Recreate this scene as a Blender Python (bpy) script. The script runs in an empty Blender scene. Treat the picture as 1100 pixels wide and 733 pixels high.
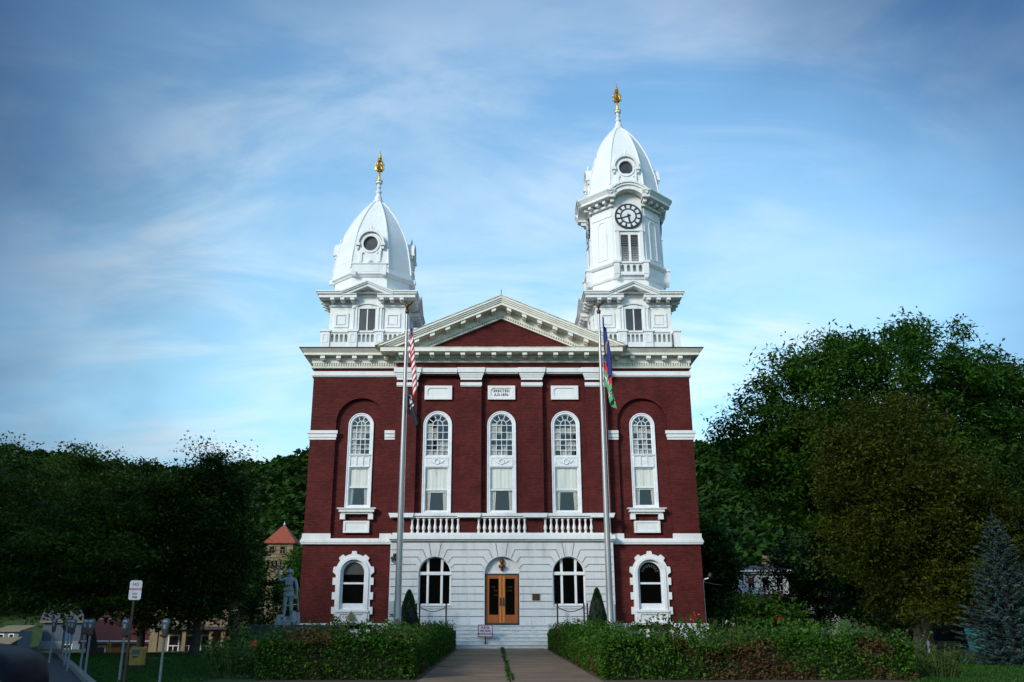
import bpy, math, random
import numpy as np
from mathutils import Vector, Matrix, noise as mnoise
from mathutils.geometry import tessellate_polygon

random.seed(7)
RNG = np.random.default_rng(11)
R = math.radians
SC = bpy.context.scene
COL = SC.collection

# ------------------------------------------------------------------ camera, sky, sun, exposure
cam_d = bpy.data.cameras.new("camera")
cam = bpy.data.objects.new("camera", cam_d)
COL.objects.link(cam)
cam.location = (0, 0, 1.65)
cam.rotation_euler = (R(90 + 17.65), 0, 0)
cam_d.sensor_width = 36
cam_d.lens = 943 / 1100 * 36
cam_d.shift_x = 18 / 1100
cam_d.clip_start = 0.1
cam_d.clip_end = 5000
SC.camera = cam

SUN_EL, SUN_AZ = R(25), R(-139)        # azimuth measured from +Y (the view) towards +X: the sun is behind left
sun_dir = Vector((math.sin(SUN_AZ) * math.cos(SUN_EL), math.cos(SUN_AZ) * math.cos(SUN_EL), math.sin(SUN_EL)))
sd = bpy.data.lights.new("sun", 'SUN')
sd.energy = 2.35
sd.angle = R(13)
sd.color = (1.0, 0.93, 0.83)
so = bpy.data.objects.new("sun", sd)
COL.objects.link(so)
so.rotation_euler = (-sun_dir).to_track_quat('-Z', 'Y').to_euler()
so.location = (-30, -30, 60)

SC.view_settings.view_transform = 'Standard'
SC.view_settings.look = 'None'
SC.view_settings.gamma = 1
SC.view_settings.exposure = 0.33
SC.view_settings.use_curve_mapping = False


class NT:
    """small helper around a node tree"""
    def __init__(s, nt):
        s.nt = nt
        s.N = nt.nodes
        s.L = nt.links

    def n(s, typ, **kw):
        nd = s.N.new(typ)
        for k, v in kw.items():
            if k.startswith('i_'):
                key = k[2:]
                key = int(key) if key.isdigit() else key.replace('_', ' ')
                nd.inputs[key].default_value = v
            else:
                setattr(nd, k, v)
        return nd

    def l(s, a, b):
        s.L.new(a, b)

    def math(s, op, a, b=None, clamp=False):
        nd = s.N.new('ShaderNodeMath')
        nd.operation = op
        nd.use_clamp = clamp
        for i, v in enumerate((a, b)):
            if v is None:
                continue
            if isinstance(v, (int, float)):
                nd.inputs[i].default_value = v
            else:
                s.L.new(v, nd.inputs[i])
        return nd.outputs[0]

    def smooth(s, v, a, b, to0=0.0, to1=1.0):
        nd = s.N.new('ShaderNodeMapRange')
        nd.interpolation_type = 'SMOOTHSTEP'
        s.L.new(v, nd.inputs['Value'])
        nd.inputs['From Min'].default_value = a
        nd.inputs['From Max'].default_value = b
        nd.inputs['To Min'].default_value = to0
        nd.inputs['To Max'].default_value = to1
        return nd.outputs[0]

    def mix(s, f, a, b, mode='MIX'):
        nd = s.N.new('ShaderNodeMix')
        nd.data_type = 'RGBA'
        nd.blend_type = mode
        for sock, v in ((nd.inputs[0], f), (nd.inputs[6], a), (nd.inputs[7], b)):
            if isinstance(v, (int, float)):
                sock.default_value = v
            elif isinstance(v, (tuple, list)):
                sock.default_value = (*v[:3], 1)
            else:
                s.L.new(v, sock)
        return nd.outputs[2]


def build_world():
    w = bpy.data.worlds.new("World")
    SC.world = w
    w.use_nodes = True
    t = NT(w.node_tree)
    for nd in list(t.N):
        t.N.remove(nd)
    out = t.n('ShaderNodeOutputWorld')
    bg = t.n('ShaderNodeBackground')
    bg.inputs['Strength'].default_value = 0.1
    t.l(bg.outputs[0], out.inputs[0])
    sky = t.n('ShaderNodeTexSky', sky_type='NISHITA', sun_disc=False)
    sky.sun_elevation = SUN_EL
    sky.sun_rotation = SUN_AZ
    sky.air_density = 1.0
    sky.dust_density = 0.6
    sky.ozone_density = 2.0
    tc = t.n('ShaderNodeTexCoord')
    sep = t.n('ShaderNodeSeparateXYZ')
    t.l(tc.outputs['Generated'], sep.inputs[0])
    z = t.math('MAXIMUM', sep.outputs[2], 0.0)
    den = t.math('ADD', z, 0.22)
    comb = t.n('ShaderNodeCombineXYZ')
    t.l(t.math('DIVIDE', sep.outputs[0], den), comb.inputs[0])
    t.l(t.math('DIVIDE', sep.outputs[1], den), comb.inputs[1])
    # long thin wisps, drawn out along one wind direction
    mp = t.n('ShaderNodeMapping')
    mp.inputs['Rotation'].default_value = (0, 0, R(-24))
    mp.inputs['Scale'].default_value = (1.0, 1.9, 1)
    t.l(comb.outputs[0], mp.inputs[0])
    n1 = t.n('ShaderNodeTexNoise', i_Scale=2.0, i_Detail=11.0, i_Roughness=0.60, i_Distortion=0.55)
    t.l(mp.outputs[0], n1.inputs['Vector'])
    mp2 = t.n('ShaderNodeMapping')
    mp2.inputs['Location'].default_value = (3.1, 1.7, 0.4)
    t.l(comb.outputs[0], mp2.inputs[0])
    n2 = t.n('ShaderNodeTexNoise', i_Scale=1.7, i_Detail=6.0, i_Roughness=0.5, i_Distortion=0.3)
    t.l(mp2.outputs[0], n2.inputs['Vector'])
    w1 = t.smooth(n1.outputs['Fac'], 0.33, 0.68)
    w2 = t.smooth(n2.outputs['Fac'], 0.34, 0.68, 0.25, 1.0)
    low = t.smooth(z, 0.10, 0.66, 1.0, 0.50)
    wisp = t.math('MULTIPLY', t.math('MULTIPLY', w1, w2), low)
    # pale milky layer low in the sky
    milk = t.smooth(z, 0.05, 0.70, 0.64, 0.08)
    skyc = t.mix(1.0, sky.outputs[0], (1.12, 1.76, 2.04), 'MULTIPLY')
    c1 = t.mix(milk, skyc, (4.9, 7.9, 8.7))
    # sky colour darkened to the left, right and high above, imitating lens vignetting
    vd = t.n('ShaderNodeVectorMath', operation='DOT_PRODUCT')
    cdir = Vector((0.03, 0.93, 0.33)).normalized()
    vd.inputs[1].default_value = cdir
    t.l(tc.outputs['Generated'], vd.inputs[0])
    ang = t.math('ARCCOSINE', vd.outputs['Value'])
    nz = t.math('MULTIPLY', t.math('SUBTRACT', n2.outputs['Fac'], 0.5), 0.30)
    a2 = t.math('ADD', ang, nz)
    wisp = t.math('MULTIPLY', wisp, t.smooth(a2, R(14), R(34), 1.0, 0.42))     # thinner cirrus outside the bright middle
    c2 = t.mix(wisp, c1, (8.2, 8.9, 9.0))
    v_in = t.smooth(a2, R(14), R(43))
    v_out = t.smooth(a2, R(46), R(75), 1.0, 0.0)
    edge_dark = t.math('MULTIPLY', t.math('MULTIPLY', v_in, v_out), EDGE_DARK)
    c3 = t.mix(1.0, c2, t.mix(edge_dark, (1, 1, 1), (0.105, 0.16, 0.27)), 'MULTIPLY')
    t.l(c3, bg.inputs['Color'])


EDGE_DARK = 1.0
build_world()


# ------------------------------------------------------------------ materials
def mat(name, col, rough=0.6, col2=None, scale=4.0, bump=0.0, bscale=30.0, metal=0.0, spec=0.5, lo=0.35, hi=0.7, stretch=(1, 1, 1), coat=0.0, streak=0.0):
    m = bpy.data.materials.new(name)
    m.use_nodes = True
    t = NT(m.node_tree)
    b = t.N['Principled BSDF']
    b.inputs['Roughness'].default_value = rough
    b.inputs['Metallic'].default_value = metal
    b.inputs['Specular IOR Level'].default_value = spec
    b.inputs['Coat Weight'].default_value = coat
    tc = t.n('ShaderNodeTexCoord')
    if col2 is None:
        col2 = tuple(c * 0.86 for c in col)
    mp = t.n('ShaderNodeMapping')
    mp.inputs['Scale'].default_value = stretch
    t.l(tc.outputs['Object'], mp.inputs[0])
    nz = t.n('ShaderNodeTexNoise', i_Scale=scale, i_Detail=7.0, i_Roughness=0.6)
    t.l(mp.outputs[0], nz.inputs['Vector'])
    f = t.smooth(nz.outputs['Fac'], lo, hi)
    c = t.mix(f, col, col2)
    if streak:                                  # rain streaks and grime running down
        m2 = t.n('ShaderNodeMapping')
        m2.inputs['Scale'].default_value = (3.2, 3.2, 0.22)
        t.l(tc.outputs['Object'], m2.inputs[0])
        n2 = t.n('ShaderNodeTexNoise', i_Scale=2.4, i_Detail=8.0, i_Roughness=0.7)
        t.l(m2.outputs[0], n2.inputs['Vector'])
        c = t.mix(t.smooth(n2.outputs['Fac'], 0.52, 0.80, 0.0, streak), c, tuple(v * k for v, k in zip(col, (0.50, 0.46, 0.38))))
    t.l(c, b.inputs['Base Color'])
    if bump:
        nb = t.n('ShaderNodeTexNoise', i_Scale=bscale, i_Detail=5.0)
        t.l(tc.outputs['Object'], nb.inputs['Vector'])
        bp = t.n('ShaderNodeBump', i_Strength=bump, i_Distance=0.02)
        t.l(nb.outputs['Fac'], bp.inputs['Height'])
        t.l(bp.outputs[0], b.inputs['Normal'])
    return m


def brick_mat(name, c1, c2, cm, bw=0.24, bh=0.085, mortar=0.013, blotch=0.34):
    m = bpy.data.materials.new(name)
    m.use_nodes = True
    t = NT(m.node_tree)
    b = t.N['Principled BSDF']
    b.inputs['Roughness'].default_value = 0.72
    b.inputs['Specular IOR Level'].default_value = 0.12
    tc = t.n('ShaderNodeTexCoord')
    sep = t.n('ShaderNodeSeparateXYZ')
    t.l(tc.outputs['Object'], sep.inputs[0])
    cb = t.n('ShaderNodeCombineXYZ')
    t.l(t.math('ADD', sep.outputs[0], sep.outputs[1]), cb.inputs[0])
    t.l(sep.outputs[2], cb.inputs[1])
    br = t.n('ShaderNodeTexBrick', offset=0.5)
    br.inputs['Color1'].default_value = (*c1, 1)
    br.inputs['Color2'].default_value = (*c2, 1)
    br.inputs['Mortar'].default_value = (*cm, 1)
    br.inputs['Scale'].default_value = 1
    br.inputs['Mortar Size'].default_value = mortar
    br.inputs['Mortar Smooth'].default_value = 0.3
    br.inputs['Brick Width'].default_value = bw
    br.inputs['Row Height'].default_value = bh
    t.l(cb.outputs[0], br.inputs['Vector'])
    nz = t.n('ShaderNodeTexNoise', i_Scale=0.9, i_Detail=9.0, i_Roughness=0.65)
    t.l(tc.outputs['Object'], nz.inputs['Vector'])
    f = t.smooth(nz.outputs['Fac'], 0.35, 0.7)
    dark = t.mix(1.0, br.outputs['Color'], (1 - blotch, 1 - blotch, 1 - blotch), 'MULTIPLY')
    t.l(t.mix(f, br.outputs['Color'], dark), b.inputs['Base Color'])
    bp = t.n('ShaderNodeBump', i_Strength=0.5, i_Distance=0.01, invert=True)
    t.l(br.outputs['Fac'], bp.inputs['Height'])
    t.l(bp.outputs[0], b.inputs['Normal'])
    return m


def leaf_mat(name, c1, c2, c3=None, trans=0.25, rough=0.55):
    """colour runs from c1 to c2 (and on to c3) along the per-leaf attribute 'tint'"""
    m = bpy.data.materials.new(name)
    m.use_nodes = True
    t = NT(m.node_tree)
    b = t.N['Principled BSDF']
    out = t.N['Material Output']
    at = t.n('ShaderNodeAttribute', attribute_name='tint')
    c = t.mix(t.smooth(at.outputs['Fac'], 0.0, 0.6), c1, c2)
    if c3:
        c = t.mix(t.smooth(at.outputs['Fac'], 0.62, 1.0), c, c3)
    t.l(c, b.inputs['Base Color'])
    b.inputs['Roughness'].default_value = rough
    b.inputs['Specular IOR Level'].default_value = 0.15
    tr = t.n('ShaderNodeBsdfTranslucent')
    t.l(c, tr.inputs['Color'])
    mx = t.n('ShaderNodeMixShader')
    mx.inputs[0].default_value = trans
    t.l(b.outputs[0], mx.inputs[1])
    t.l(tr.outputs[0], mx.inputs[2])
    t.l(mx.outputs[0], out.inputs[0])
    return m


def glass_mat(name, tint=(0.75, 0.8, 0.82), refl=1.0):
    m = bpy.data.materials.new(name)
    m.use_nodes = True
    t = NT(m.node_tree)
    out = t.N['Material Output']
    t.N.remove(t.N['Principled BSDF'])
    tr = t.n('ShaderNodeBsdfTransparent')
    tr.inputs[0].default_value = (*tint, 1)
    gl = t.n('ShaderNodeBsdfGlossy')
    gl.inputs['Roughness'].default_value = 0.03
    tc = t.n('ShaderNodeTexCoord')
    nz = t.n('ShaderNodeTexNoise', i_Scale=2.2, i_Detail=2.0)
    t.l(tc.outputs['Object'], nz.inputs['Vector'])
    bp = t.n('ShaderNodeBump', i_Strength=0.12, i_Distance=0.03)
    t.l(nz.outputs['Fac'], bp.inputs['Height'])
    t.l(bp.outputs[0], gl.inputs['Normal'])
    fr = t.n('ShaderNodeFresnel', i_IOR=1.5)
    mx = t.n('ShaderNodeMixShader')
    ge = t.n('ShaderNodeNewGeometry')
    front = t.math('SUBTRACT', 1.0, ge.outputs['Backfacing'])
    t.l(t.math('MULTIPLY', t.math('MULTIPLY', fr.outputs[0], refl, True), front), mx.inputs[0])
    t.l(tr.outputs[0], mx.inputs[1])
    t.l(gl.outputs[0], mx.inputs[2])
    t.l(mx.outputs[0], out.inputs[0])
    return m


M = {}
M['brick'] = brick_mat('painted_brick', (0.150, 0.0255, 0.0225), (0.089, 0.017, 0.0155), (0.062, 0.013, 0.0115))
M['brick_roof_tile'] = brick_mat('clay_tile', (0.30, 0.055, 0.025), (0.22, 0.04, 0.02), (0.1, 0.02, 0.01), 0.35, 0.4, 0.03)
M['white'] = mat('white_paint', (0.76, 0.76, 0.75), 0.5, (0.62, 0.62, 0.60), 1.3, stretch=(1, 1, 0.35), lo=0.45, hi=0.8, bump=0.15, bscale=14, streak=0.55)
M['stone'] = mat('white_painted_stone', (0.62, 0.625, 0.62), 0.62, (0.44, 0.445, 0.43), 2.2, stretch=(1, 1, 0.3), lo=0.45, hi=0.85, bump=0.35, bscale=22, streak=0.75)
M['step'] = mat('worn_painted_steps', (0.60, 0.61, 0.60), 0.7, (0.36, 0.37, 0.36), 2.6, stretch=(1, 1, 2.5), lo=0.42, hi=0.75, bump=0.4, bscale=25)
M['cream'] = mat('cream_paint', (0.78, 0.75, 0.66), 0.55, (0.62, 0.58, 0.47), 1.6, stretch=(1, 1, 0.4), lo=0.45, hi=0.8, streak=0.6)
M['dome'] = mat('painted_metal_shingle', (0.74, 0.76, 0.77), 0.42, (0.63, 0.65, 0.66), 1.8, stretch=(1, 1, 0.3), lo=0.4, hi=0.8)
M['sash'] = mat('white_sash_paint', (0.78, 0.79, 0.80), 0.4)
M['gold'] = mat('gilded_metal', (0.75, 0.42, 0.05), 0.32, (0.42, 0.2, 0.03), 9, metal=0.85)
M['bronze'] = mat('bronze', (0.10, 0.055, 0.03), 0.4, (0.05, 0.03, 0.02), 14, metal=0.6)
M['copper_bust'] = mat('polished_bronze', (0.26, 0.10, 0.035), 0.4, (0.08, 0.035, 0.015), 10, metal=0.7)
M['gutter'] = mat('dark_gutter_metal', (0.035, 0.03, 0.026), 0.5, (0.06, 0.04, 0.03), 5)
M['rust'] = mat('weathered_roof_flashing', (0.22, 0.15, 0.10), 0.7, (0.5, 0.44, 0.36), 3.2)
M['roof'] = mat('grey_roof', (0.08, 0.08, 0.085), 0.7, bump=0.3)
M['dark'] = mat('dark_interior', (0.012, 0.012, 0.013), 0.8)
M['black'] = mat('black_iron', (0.018, 0.018, 0.02), 0.45)
M['louvre'] = mat('grey_louvre', (0.16, 0.15, 0.15), 0.7)
M['glass'] = glass_mat('window_glass', (0.97, 0.98, 0.98), 2.0)
M['glass_dark'] = glass_mat('dark_window_glass', (0.55, 0.57, 0.58), 0.8)
M['blind'] = mat('ivory_blind', (0.80, 0.77, 0.69), 0.8, (0.70, 0.67, 0.59), 2.0, stretch=(6, 1, 0.4))
M['curtain'] = mat('pale_curtain', (0.72, 0.68, 0.60), 0.85, (0.46, 0.42, 0.35), 5.0, stretch=(5, 1, 0.2))
M['drape'] = mat('grey_beige_drape', (0.50, 0.46, 0.39), 0.85, (0.30, 0.27, 0.22), 2.5, stretch=(5, 1, 0.6))
M['oak'] = mat('varnished_oak', (0.36, 0.088, 0.011), 0.4, (0.22, 0.048, 0.007), 6.0, stretch=(6, 6, 0.5), coat=0.3)
M['oak_edge'] = mat('varnished_oak_stile', (0.56, 0.185, 0.024), 0.4, (0.36, 0.10, 0.015), 6.0, stretch=(6, 6, 0.5), coat=0.3)
M['bark'] = mat('bark', (0.030, 0.025, 0.019), 0.9, (0.014, 0.011, 0.009), 6, bump=0.8, bscale=12, stretch=(3, 3, 0.6))
M['meter_pole'] = mat('galvanised_meter_pole', (0.20, 0.21, 0.23), 0.6, metal=0.3)
M['pole'] = mat('brushed_aluminium', (0.40, 0.39, 0.38), 0.42, (0.36, 0.35, 0.34), 2.0, stretch=(1, 1, 0.15), metal=0.65)
M['granite'] = mat('grey_statue_granite', (0.36, 0.385, 0.42), 0.75, (0.20, 0.22, 0.245), 9, bump=0.5, bscale=20)
M['granite_dark'] = mat('dark_memorial_granite', (0.05, 0.053, 0.058), 0.55, (0.028, 0.03, 0.033), 12, bump=0.3)
M['granite_mid'] = mat('slate_grey_granite', (0.12, 0.13, 0.145), 0.65, (0.08, 0.088, 0.1), 12, bump=0.3)
M['sandstone'] = brick_mat('sandstone_blocks', (0.29, 0.22, 0.115), (0.19, 0.14, 0.075), (0.11, 0.085, 0.05), 0.7, 0.4, 0.03, 0.35)
M['meter'] = mat('meter_grey', (0.09, 0.11, 0.14), 0.45, metal=0.3)
M['meter_red'] = mat('meter_housing_rust_red', (0.085, 0.040, 0.034), 0.6)
M['sign_white'] = mat('sign_white', (0.72, 0.73, 0.76), 0.45)
M['sign_red'] = mat('sign_red', (0.50, 0.03, 0.07), 0.5)
M['ink'] = mat('black_lettering', (0.02, 0.02, 0.02), 0.6)
M['sign_dark_red'] = mat('sign_maroon', (0.28, 0.03, 0.07), 0.5)
M['rust_post'] = mat('rusty_steel_post', (0.07, 0.035, 0.025), 0.8, (0.03, 0.018, 0.014), 8)
M['yellow'] = mat('yellow_box_paint', (0.42, 0.26, 0.04), 0.5, (0.28, 0.17, 0.03), 6)


# ------------------------------------------------------------------ mesh builder
class MB:
    def __init__(s):
        s.v = []
        s.f = []
        s.m = []
        s.mi = 0

    def add(s, vs, fs):
        o = len(s.v)
        s.v += [tuple(p) for p in vs]
        s.f += [tuple(i + o for i in f) for f in fs]
        s.m += [s.mi] * len(fs)
        return s

    def box(s, x0, x1, y0, y1, z0, z1):
        return s.add([(x0, y0, z0), (x1, y0, z0), (x1, y1, z0), (x0, y1, z0), (x0, y0, z1), (x1, y0, z1), (x1, y1, z1), (x0, y1, z1)],
                     [(0, 3, 2, 1), (4, 5, 6, 7), (0, 1, 5, 4), (1, 2, 6, 5), (2, 3, 7, 6), (3, 0, 4, 7)])

    def slab(s, outer, y0, y1, holes=(), back=True):
        """polygon (x,z) with holes, extruded along y from y0 (front) to y1"""
        loops = [outer] + list(holes)
        pts = [p for l in loops for p in l]
        tri = tessellate_polygon([[Vector((p[0], p[1], 0)) for p in l] for l in loops])
        n = len(pts)
        vs = [(p[0], y0, p[1]) for p in pts] + [(p[0], y1, p[1]) for p in pts]
        fs = []
        for a, b, c in tri:
            A, B, C = pts[a], pts[b], pts[c]
            cr = (B[0] - A[0]) * (C[1] - A[1]) - (B[1] - A[1]) * (C[0] - A[0])
            if cr < 0:
                b, c = c, b
            fs.append((a, b, c))
            if back:
                fs.append((a + n, c + n, b + n))
        o = 0
        for li, l in enumerate(loops):
            k = len(l)
            area = sum(l[i][0] * l[(i + 1) % k][1] - l[(i + 1) % k][0] * l[i][1] for i in range(k))
            for i in range(k):
                a, b = o + i, o + (i + 1) % k
                q = (a, a + n, b + n, b) if (area > 0) == (li == 0) else (a, b, b + n, a + n)
                fs.append(q)
            o += k
        return s.add(vs, fs)

    def lathe(s, prof, cx=0, cy=0, seg=16, ph=0.0):
        vs, fs = [], []
        for r, z in prof:
            for k in range(seg):
                a = ph + 2 * math.pi * k / seg
                vs.append((cx + r * math.cos(a), cy + r * math.sin(a), z))
        for i in range(len(prof) - 1):
            for k in range(seg):
                a, b = i * seg + k, i * seg + (k + 1) % seg
                fs.append((a, b, b + seg, a + seg))
        fs.append(tuple(range(seg - 1, -1, -1)))
        fs.append(tuple((len(prof) - 1) * seg + k for k in range(seg)))
        return s.add(vs, fs)

    def tube(s, path, rad, seg=8):
        path = [Vector(p) for p in path]
        n = len(path)
        if not hasattr(rad, '__len__'):
            rad = [rad] * n
        vs, fs = [], []
        ref = Vector((0.31, 0.17, 0.93))
        for i, p in enumerate(path):
            d = (path[min(i + 1, n - 1)] - path[max(i - 1, 0)]).normalized()
            u = d.cross(ref)
            if u.length < 1e-3:
                u = d.cross(Vector((1, 0, 0)))
            u.normalize()
            w = d.cross(u)
            for k in range(seg):
                a = 2 * math.pi * k / seg
                vs.append(p + (u * math.cos(a) + w * math.sin(a)) * rad[i])
        for i in range(n - 1):
            for k in range(seg):
                a, b = i * seg + k, i * seg + (k + 1) % seg
                fs.append((a, b, b + seg, a + seg))
        fs.append(tuple(range(seg - 1, -1, -1)))
        fs.append(tuple((n - 1) * seg + k for k in range(seg)))
        return s.add(vs, fs)

    def loft(s, loops, cap=True):
        """list of equally long closed loops of 3d points"""
        k = len(loops[0])
        vs = [p for l in loops for p in l]
        fs = []
        for i in range(len(loops) - 1):
            for j in range(k):
                a, b = i * k + j, i * k + (j + 1) % k
                fs.append((a, b, b + k, a + k))
        if cap:
            fs.append(tuple(range(k - 1, -1, -1)))
            fs.append(tuple((len(loops) - 1) * k + j for j in range(k)))
        return s.add(vs, fs)

    def sphere(s, c, r, seg=12, ring=8, sc=(1, 1, 1)):
        prof = [(max(1e-4, math.sin(math.pi * i / ring)) * r, -math.cos(math.pi * i / ring) * r) for i in range(ring + 1)]
        o = len(s.v)
        s.lathe(prof, 0, 0, seg)
        for i in range(o, len(s.v)):
            x, y, z = s.v[i]
            s.v[i] = (c[0] + x * sc[0], c[1] + y * sc[1], c[2] + z * sc[2])
        return s

    def xform(s, mtx, start=0):
        for i in range(start, len(s.v)):
            s.v[i] = tuple(mtx @ Vector(s.v[i]))
        return s

    def rot4(s, start=0):
        """repeat what was added since start on the other three sides of the z axis"""
        v0, f0, m0 = s.v[start:], [f for f in s.f if f[0] >= start], s.m[-len([f for f in s.f if f[0] >= start]):]
        base = start
        for k in (1, 2, 3):
            o = len(s.v)
            c, sn = [(0, 1), (-1, 0), (0, -1)][k - 1]
            s.v += [(x * c - y * sn, x * sn + y * c, z) for x, y, z in v0]
            s.f += [tuple(i - base + o for i in f) for f in f0]
            s.m += m0
        return s

    def build(s, name, mats, parent=None, loc=None, smooth=None):
        me = bpy.data.meshes.new(name)
        if not isinstance(mats, (list, tuple)):
            mats = [mats]
        for m in mats:
            me.materials.append(M[m] if isinstance(m, str) else m)
        off = Vector((0, 0, 0))
        if parent is not None:
            off = wloc(parent)
        me.from_pydata([(x - off.x, y - off.y, z - off.z) for x, y, z in s.v] if loc is None else s.v, [], s.f)
        me.polygons.foreach_set('material_index', s.m)
        if smooth:
            me.polygons.foreach_set('use_smooth', [True] * len(me.polygons))
            me.set_sharp_from_angle(angle=R(smooth))
        me.update()
        o = bpy.data.objects.new(name, me)
        COL.objects.link(o)
        if parent is not None:
            o.parent = parent
        if loc is not None:
            o.location = Vector(loc) - off
        return o


def wloc(o):
    p = Vector(o.location)
    while o.parent is not None:
        o = o.parent
        p += Vector(o.location)
    return p


def tag(o, label=None, cat=None, group=None, kind=None):
    if label: o['label'] = label
    if cat: o['category'] = cat
    if group: o['group'] = group
    if kind: o['kind'] = kind
    return o


def thing(name, loc, label, cat, group=None):
    o = bpy.data.objects.new(name, None)
    o.empty_display_size = 0.2
    COL.objects.link(o)
    o.location = loc
    return tag(o, label, cat, group)


def dup(o, parent, loc=None, rz=None):
    c = o.copy()
    COL.objects.link(c)
    c.parent = parent
    if loc is not None:
        c.location = Vector(loc) - wloc(parent) if parent else Vector(loc)
    if rz is not None:
        c.rotation_euler = (0, 0, rz)
    return c


def arc(cx, cz, r, a0, a1, n):
    return [(cx + r * math.cos(R(a0 + (a1 - a0) * i / n)), cz + r * math.sin(R(a0 + (a1 - a0) * i / n))) for i in range(n + 1)]


def archpoly(cx, hw, zb, zs, n=18):
    """round-headed opening: counter-clockwise from bottom left"""
    return [(cx - hw, zb), (cx + hw, zb)] + arc(cx, zs, hw, 0, 180, n)


def rect(x0, x1, z0, z1):
    return [(x0, z0), (x1, z0), (x1, z1), (x0, z1)]


def text_mesh(body, size, mat_, name, parent, loc, rz=0.0, depth=0.008, bold=0.0, spacing=1.0):
    cu = bpy.data.curves.new(name, 'FONT')
    cu.body = body
    cu.size = size
    cu.align_x = 'CENTER'
    cu.align_y = 'CENTER'
    cu.extrude = depth
    cu.offset = bold
    cu.space_character = spacing
    tmp = bpy.data.objects.new(name + '_curve', cu)
    COL.objects.link(tmp)
    dg = bpy.context.evaluated_depsgraph_get()
    dg.update()
    me = bpy.data.meshes.new_from_object(tmp.evaluated_get(dg))
    bpy.data.objects.remove(tmp)
    bpy.data.curves.remove(cu)
    me.materials.clear()
    me.materials.append(M[mat_])
    me.transform(Matrix.Rotation(R(90), 4, 'X'))
    me.name = name
    o = bpy.data.objects.new(name, me)
    COL.objects.link(o)
    o.parent = parent
    o.location = Vector(loc) - wloc(parent)
    o.rotation_euler = (0, 0, rz)
    return o


def skin_figure(name, verts, edges, radii, mat_, parent, root=0, sub=2, smooth=True):
    """one continuous surface grown over a skeleton"""
    off = wloc(parent) if parent else Vector((0, 0, 0))
    me = bpy.data.meshes.new(name)
    me.from_pydata([tuple(Vector(v) - off) for v in verts], edges, [])
    o = bpy.data.objects.new(name, me)
    COL.objects.link(o)
    sk = o.modifiers.new('skin', 'SKIN')
    sk.use_smooth_shade = smooth
    lay = me.skin_vertices[0].data
    for i, r in enumerate(radii):
        lay[i].radius = (r, r) if not hasattr(r, '__len__') else r
        lay[i].use_root = (i == root)
    ss = o.modifiers.new('sub', 'SUBSURF')
    ss.levels = sub
    ss.render_levels = sub
    dg = bpy.context.evaluated_depsgraph_get()
    dg.update()
    me2 = bpy.data.meshes.new_from_object(o.evaluated_get(dg))
    bpy.data.objects.remove(o)
    me2.materials.clear()
    me2.materials.append(M[mat_])
    me2.name = name
    o2 = bpy.data.objects.new(name, me2)
    COL.objects.link(o2)
    o2.parent = parent
    return o2


# ------------------------------------------------------------------ foliage
def unit(n):
    v = RNG.normal(size=(n, 3))
    return v / np.linalg.norm(v, axis=1, keepdims=True)


def leaf_obj(name, P, size, mat_, parent=None, aspect=0.45, up=0.4, tint=None, direc=None, out=None):
    """many leaf-shaped faces; size = half length per leaf"""
    n = len(P)
    P = np.asarray(P, float)
    size = np.broadcast_to(np.asarray(size, float), (n,))
    nrm = unit(n)
    nrm[:, 2] = np.abs(nrm[:, 2]) + up
    if out is not None:
        nrm += out
    nrm /= np.linalg.norm(nrm, axis=1, keepdims=True)
    t = unit(n) if direc is None else direc + 0.35 * unit(n)
    t -= nrm * np.sum(t * nrm, axis=1, keepdims=True)
    t /= np.linalg.norm(t, axis=1, keepdims=True) + 1e-9
    b = np.cross(nrm, t)
    s = size[:, None]
    off = np.array(wloc(parent)) if parent is not None else np.zeros(3)
    Q = P - off
    V = np.empty((n, 4, 3))
    V[:, 0] = Q - t * s
    V[:, 1] = Q + b * s * aspect + nrm * s * 0.12
    V[:, 2] = Q + t * s
    V[:, 3] = Q - b * s * aspect + nrm * s * 0.12
    me = bpy.data.meshes.new(name)
    me.vertices.add(4 * n)
    me.vertices.foreach_set('co', V.reshape(-1).astype(np.float32))
    me.loops.add(4 * n)
    me.loops.foreach_set('vertex_index', np.arange(4 * n, dtype=np.int32))
    me.polygons.add(n)
    me.polygons.foreach_set('loop_start', np.arange(0, 4 * n, 4, dtype=np.int32))
    me.update(calc_edges=True)
    if tint is None:
        tint = RNG.random(n) * 0.6
    at = me.attributes.new('tint', 'FLOAT', 'POINT')
    at.data.foreach_set('value', np.repeat(np.asarray(tint, np.float32), 4))
    me.materials.append(M[mat_] if isinstance(mat_, str) else mat_)
    o = bpy.data.objects.new(name, me)
    COL.objects.link(o)
    if parent is not None:
        o.parent = parent
    return o


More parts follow.
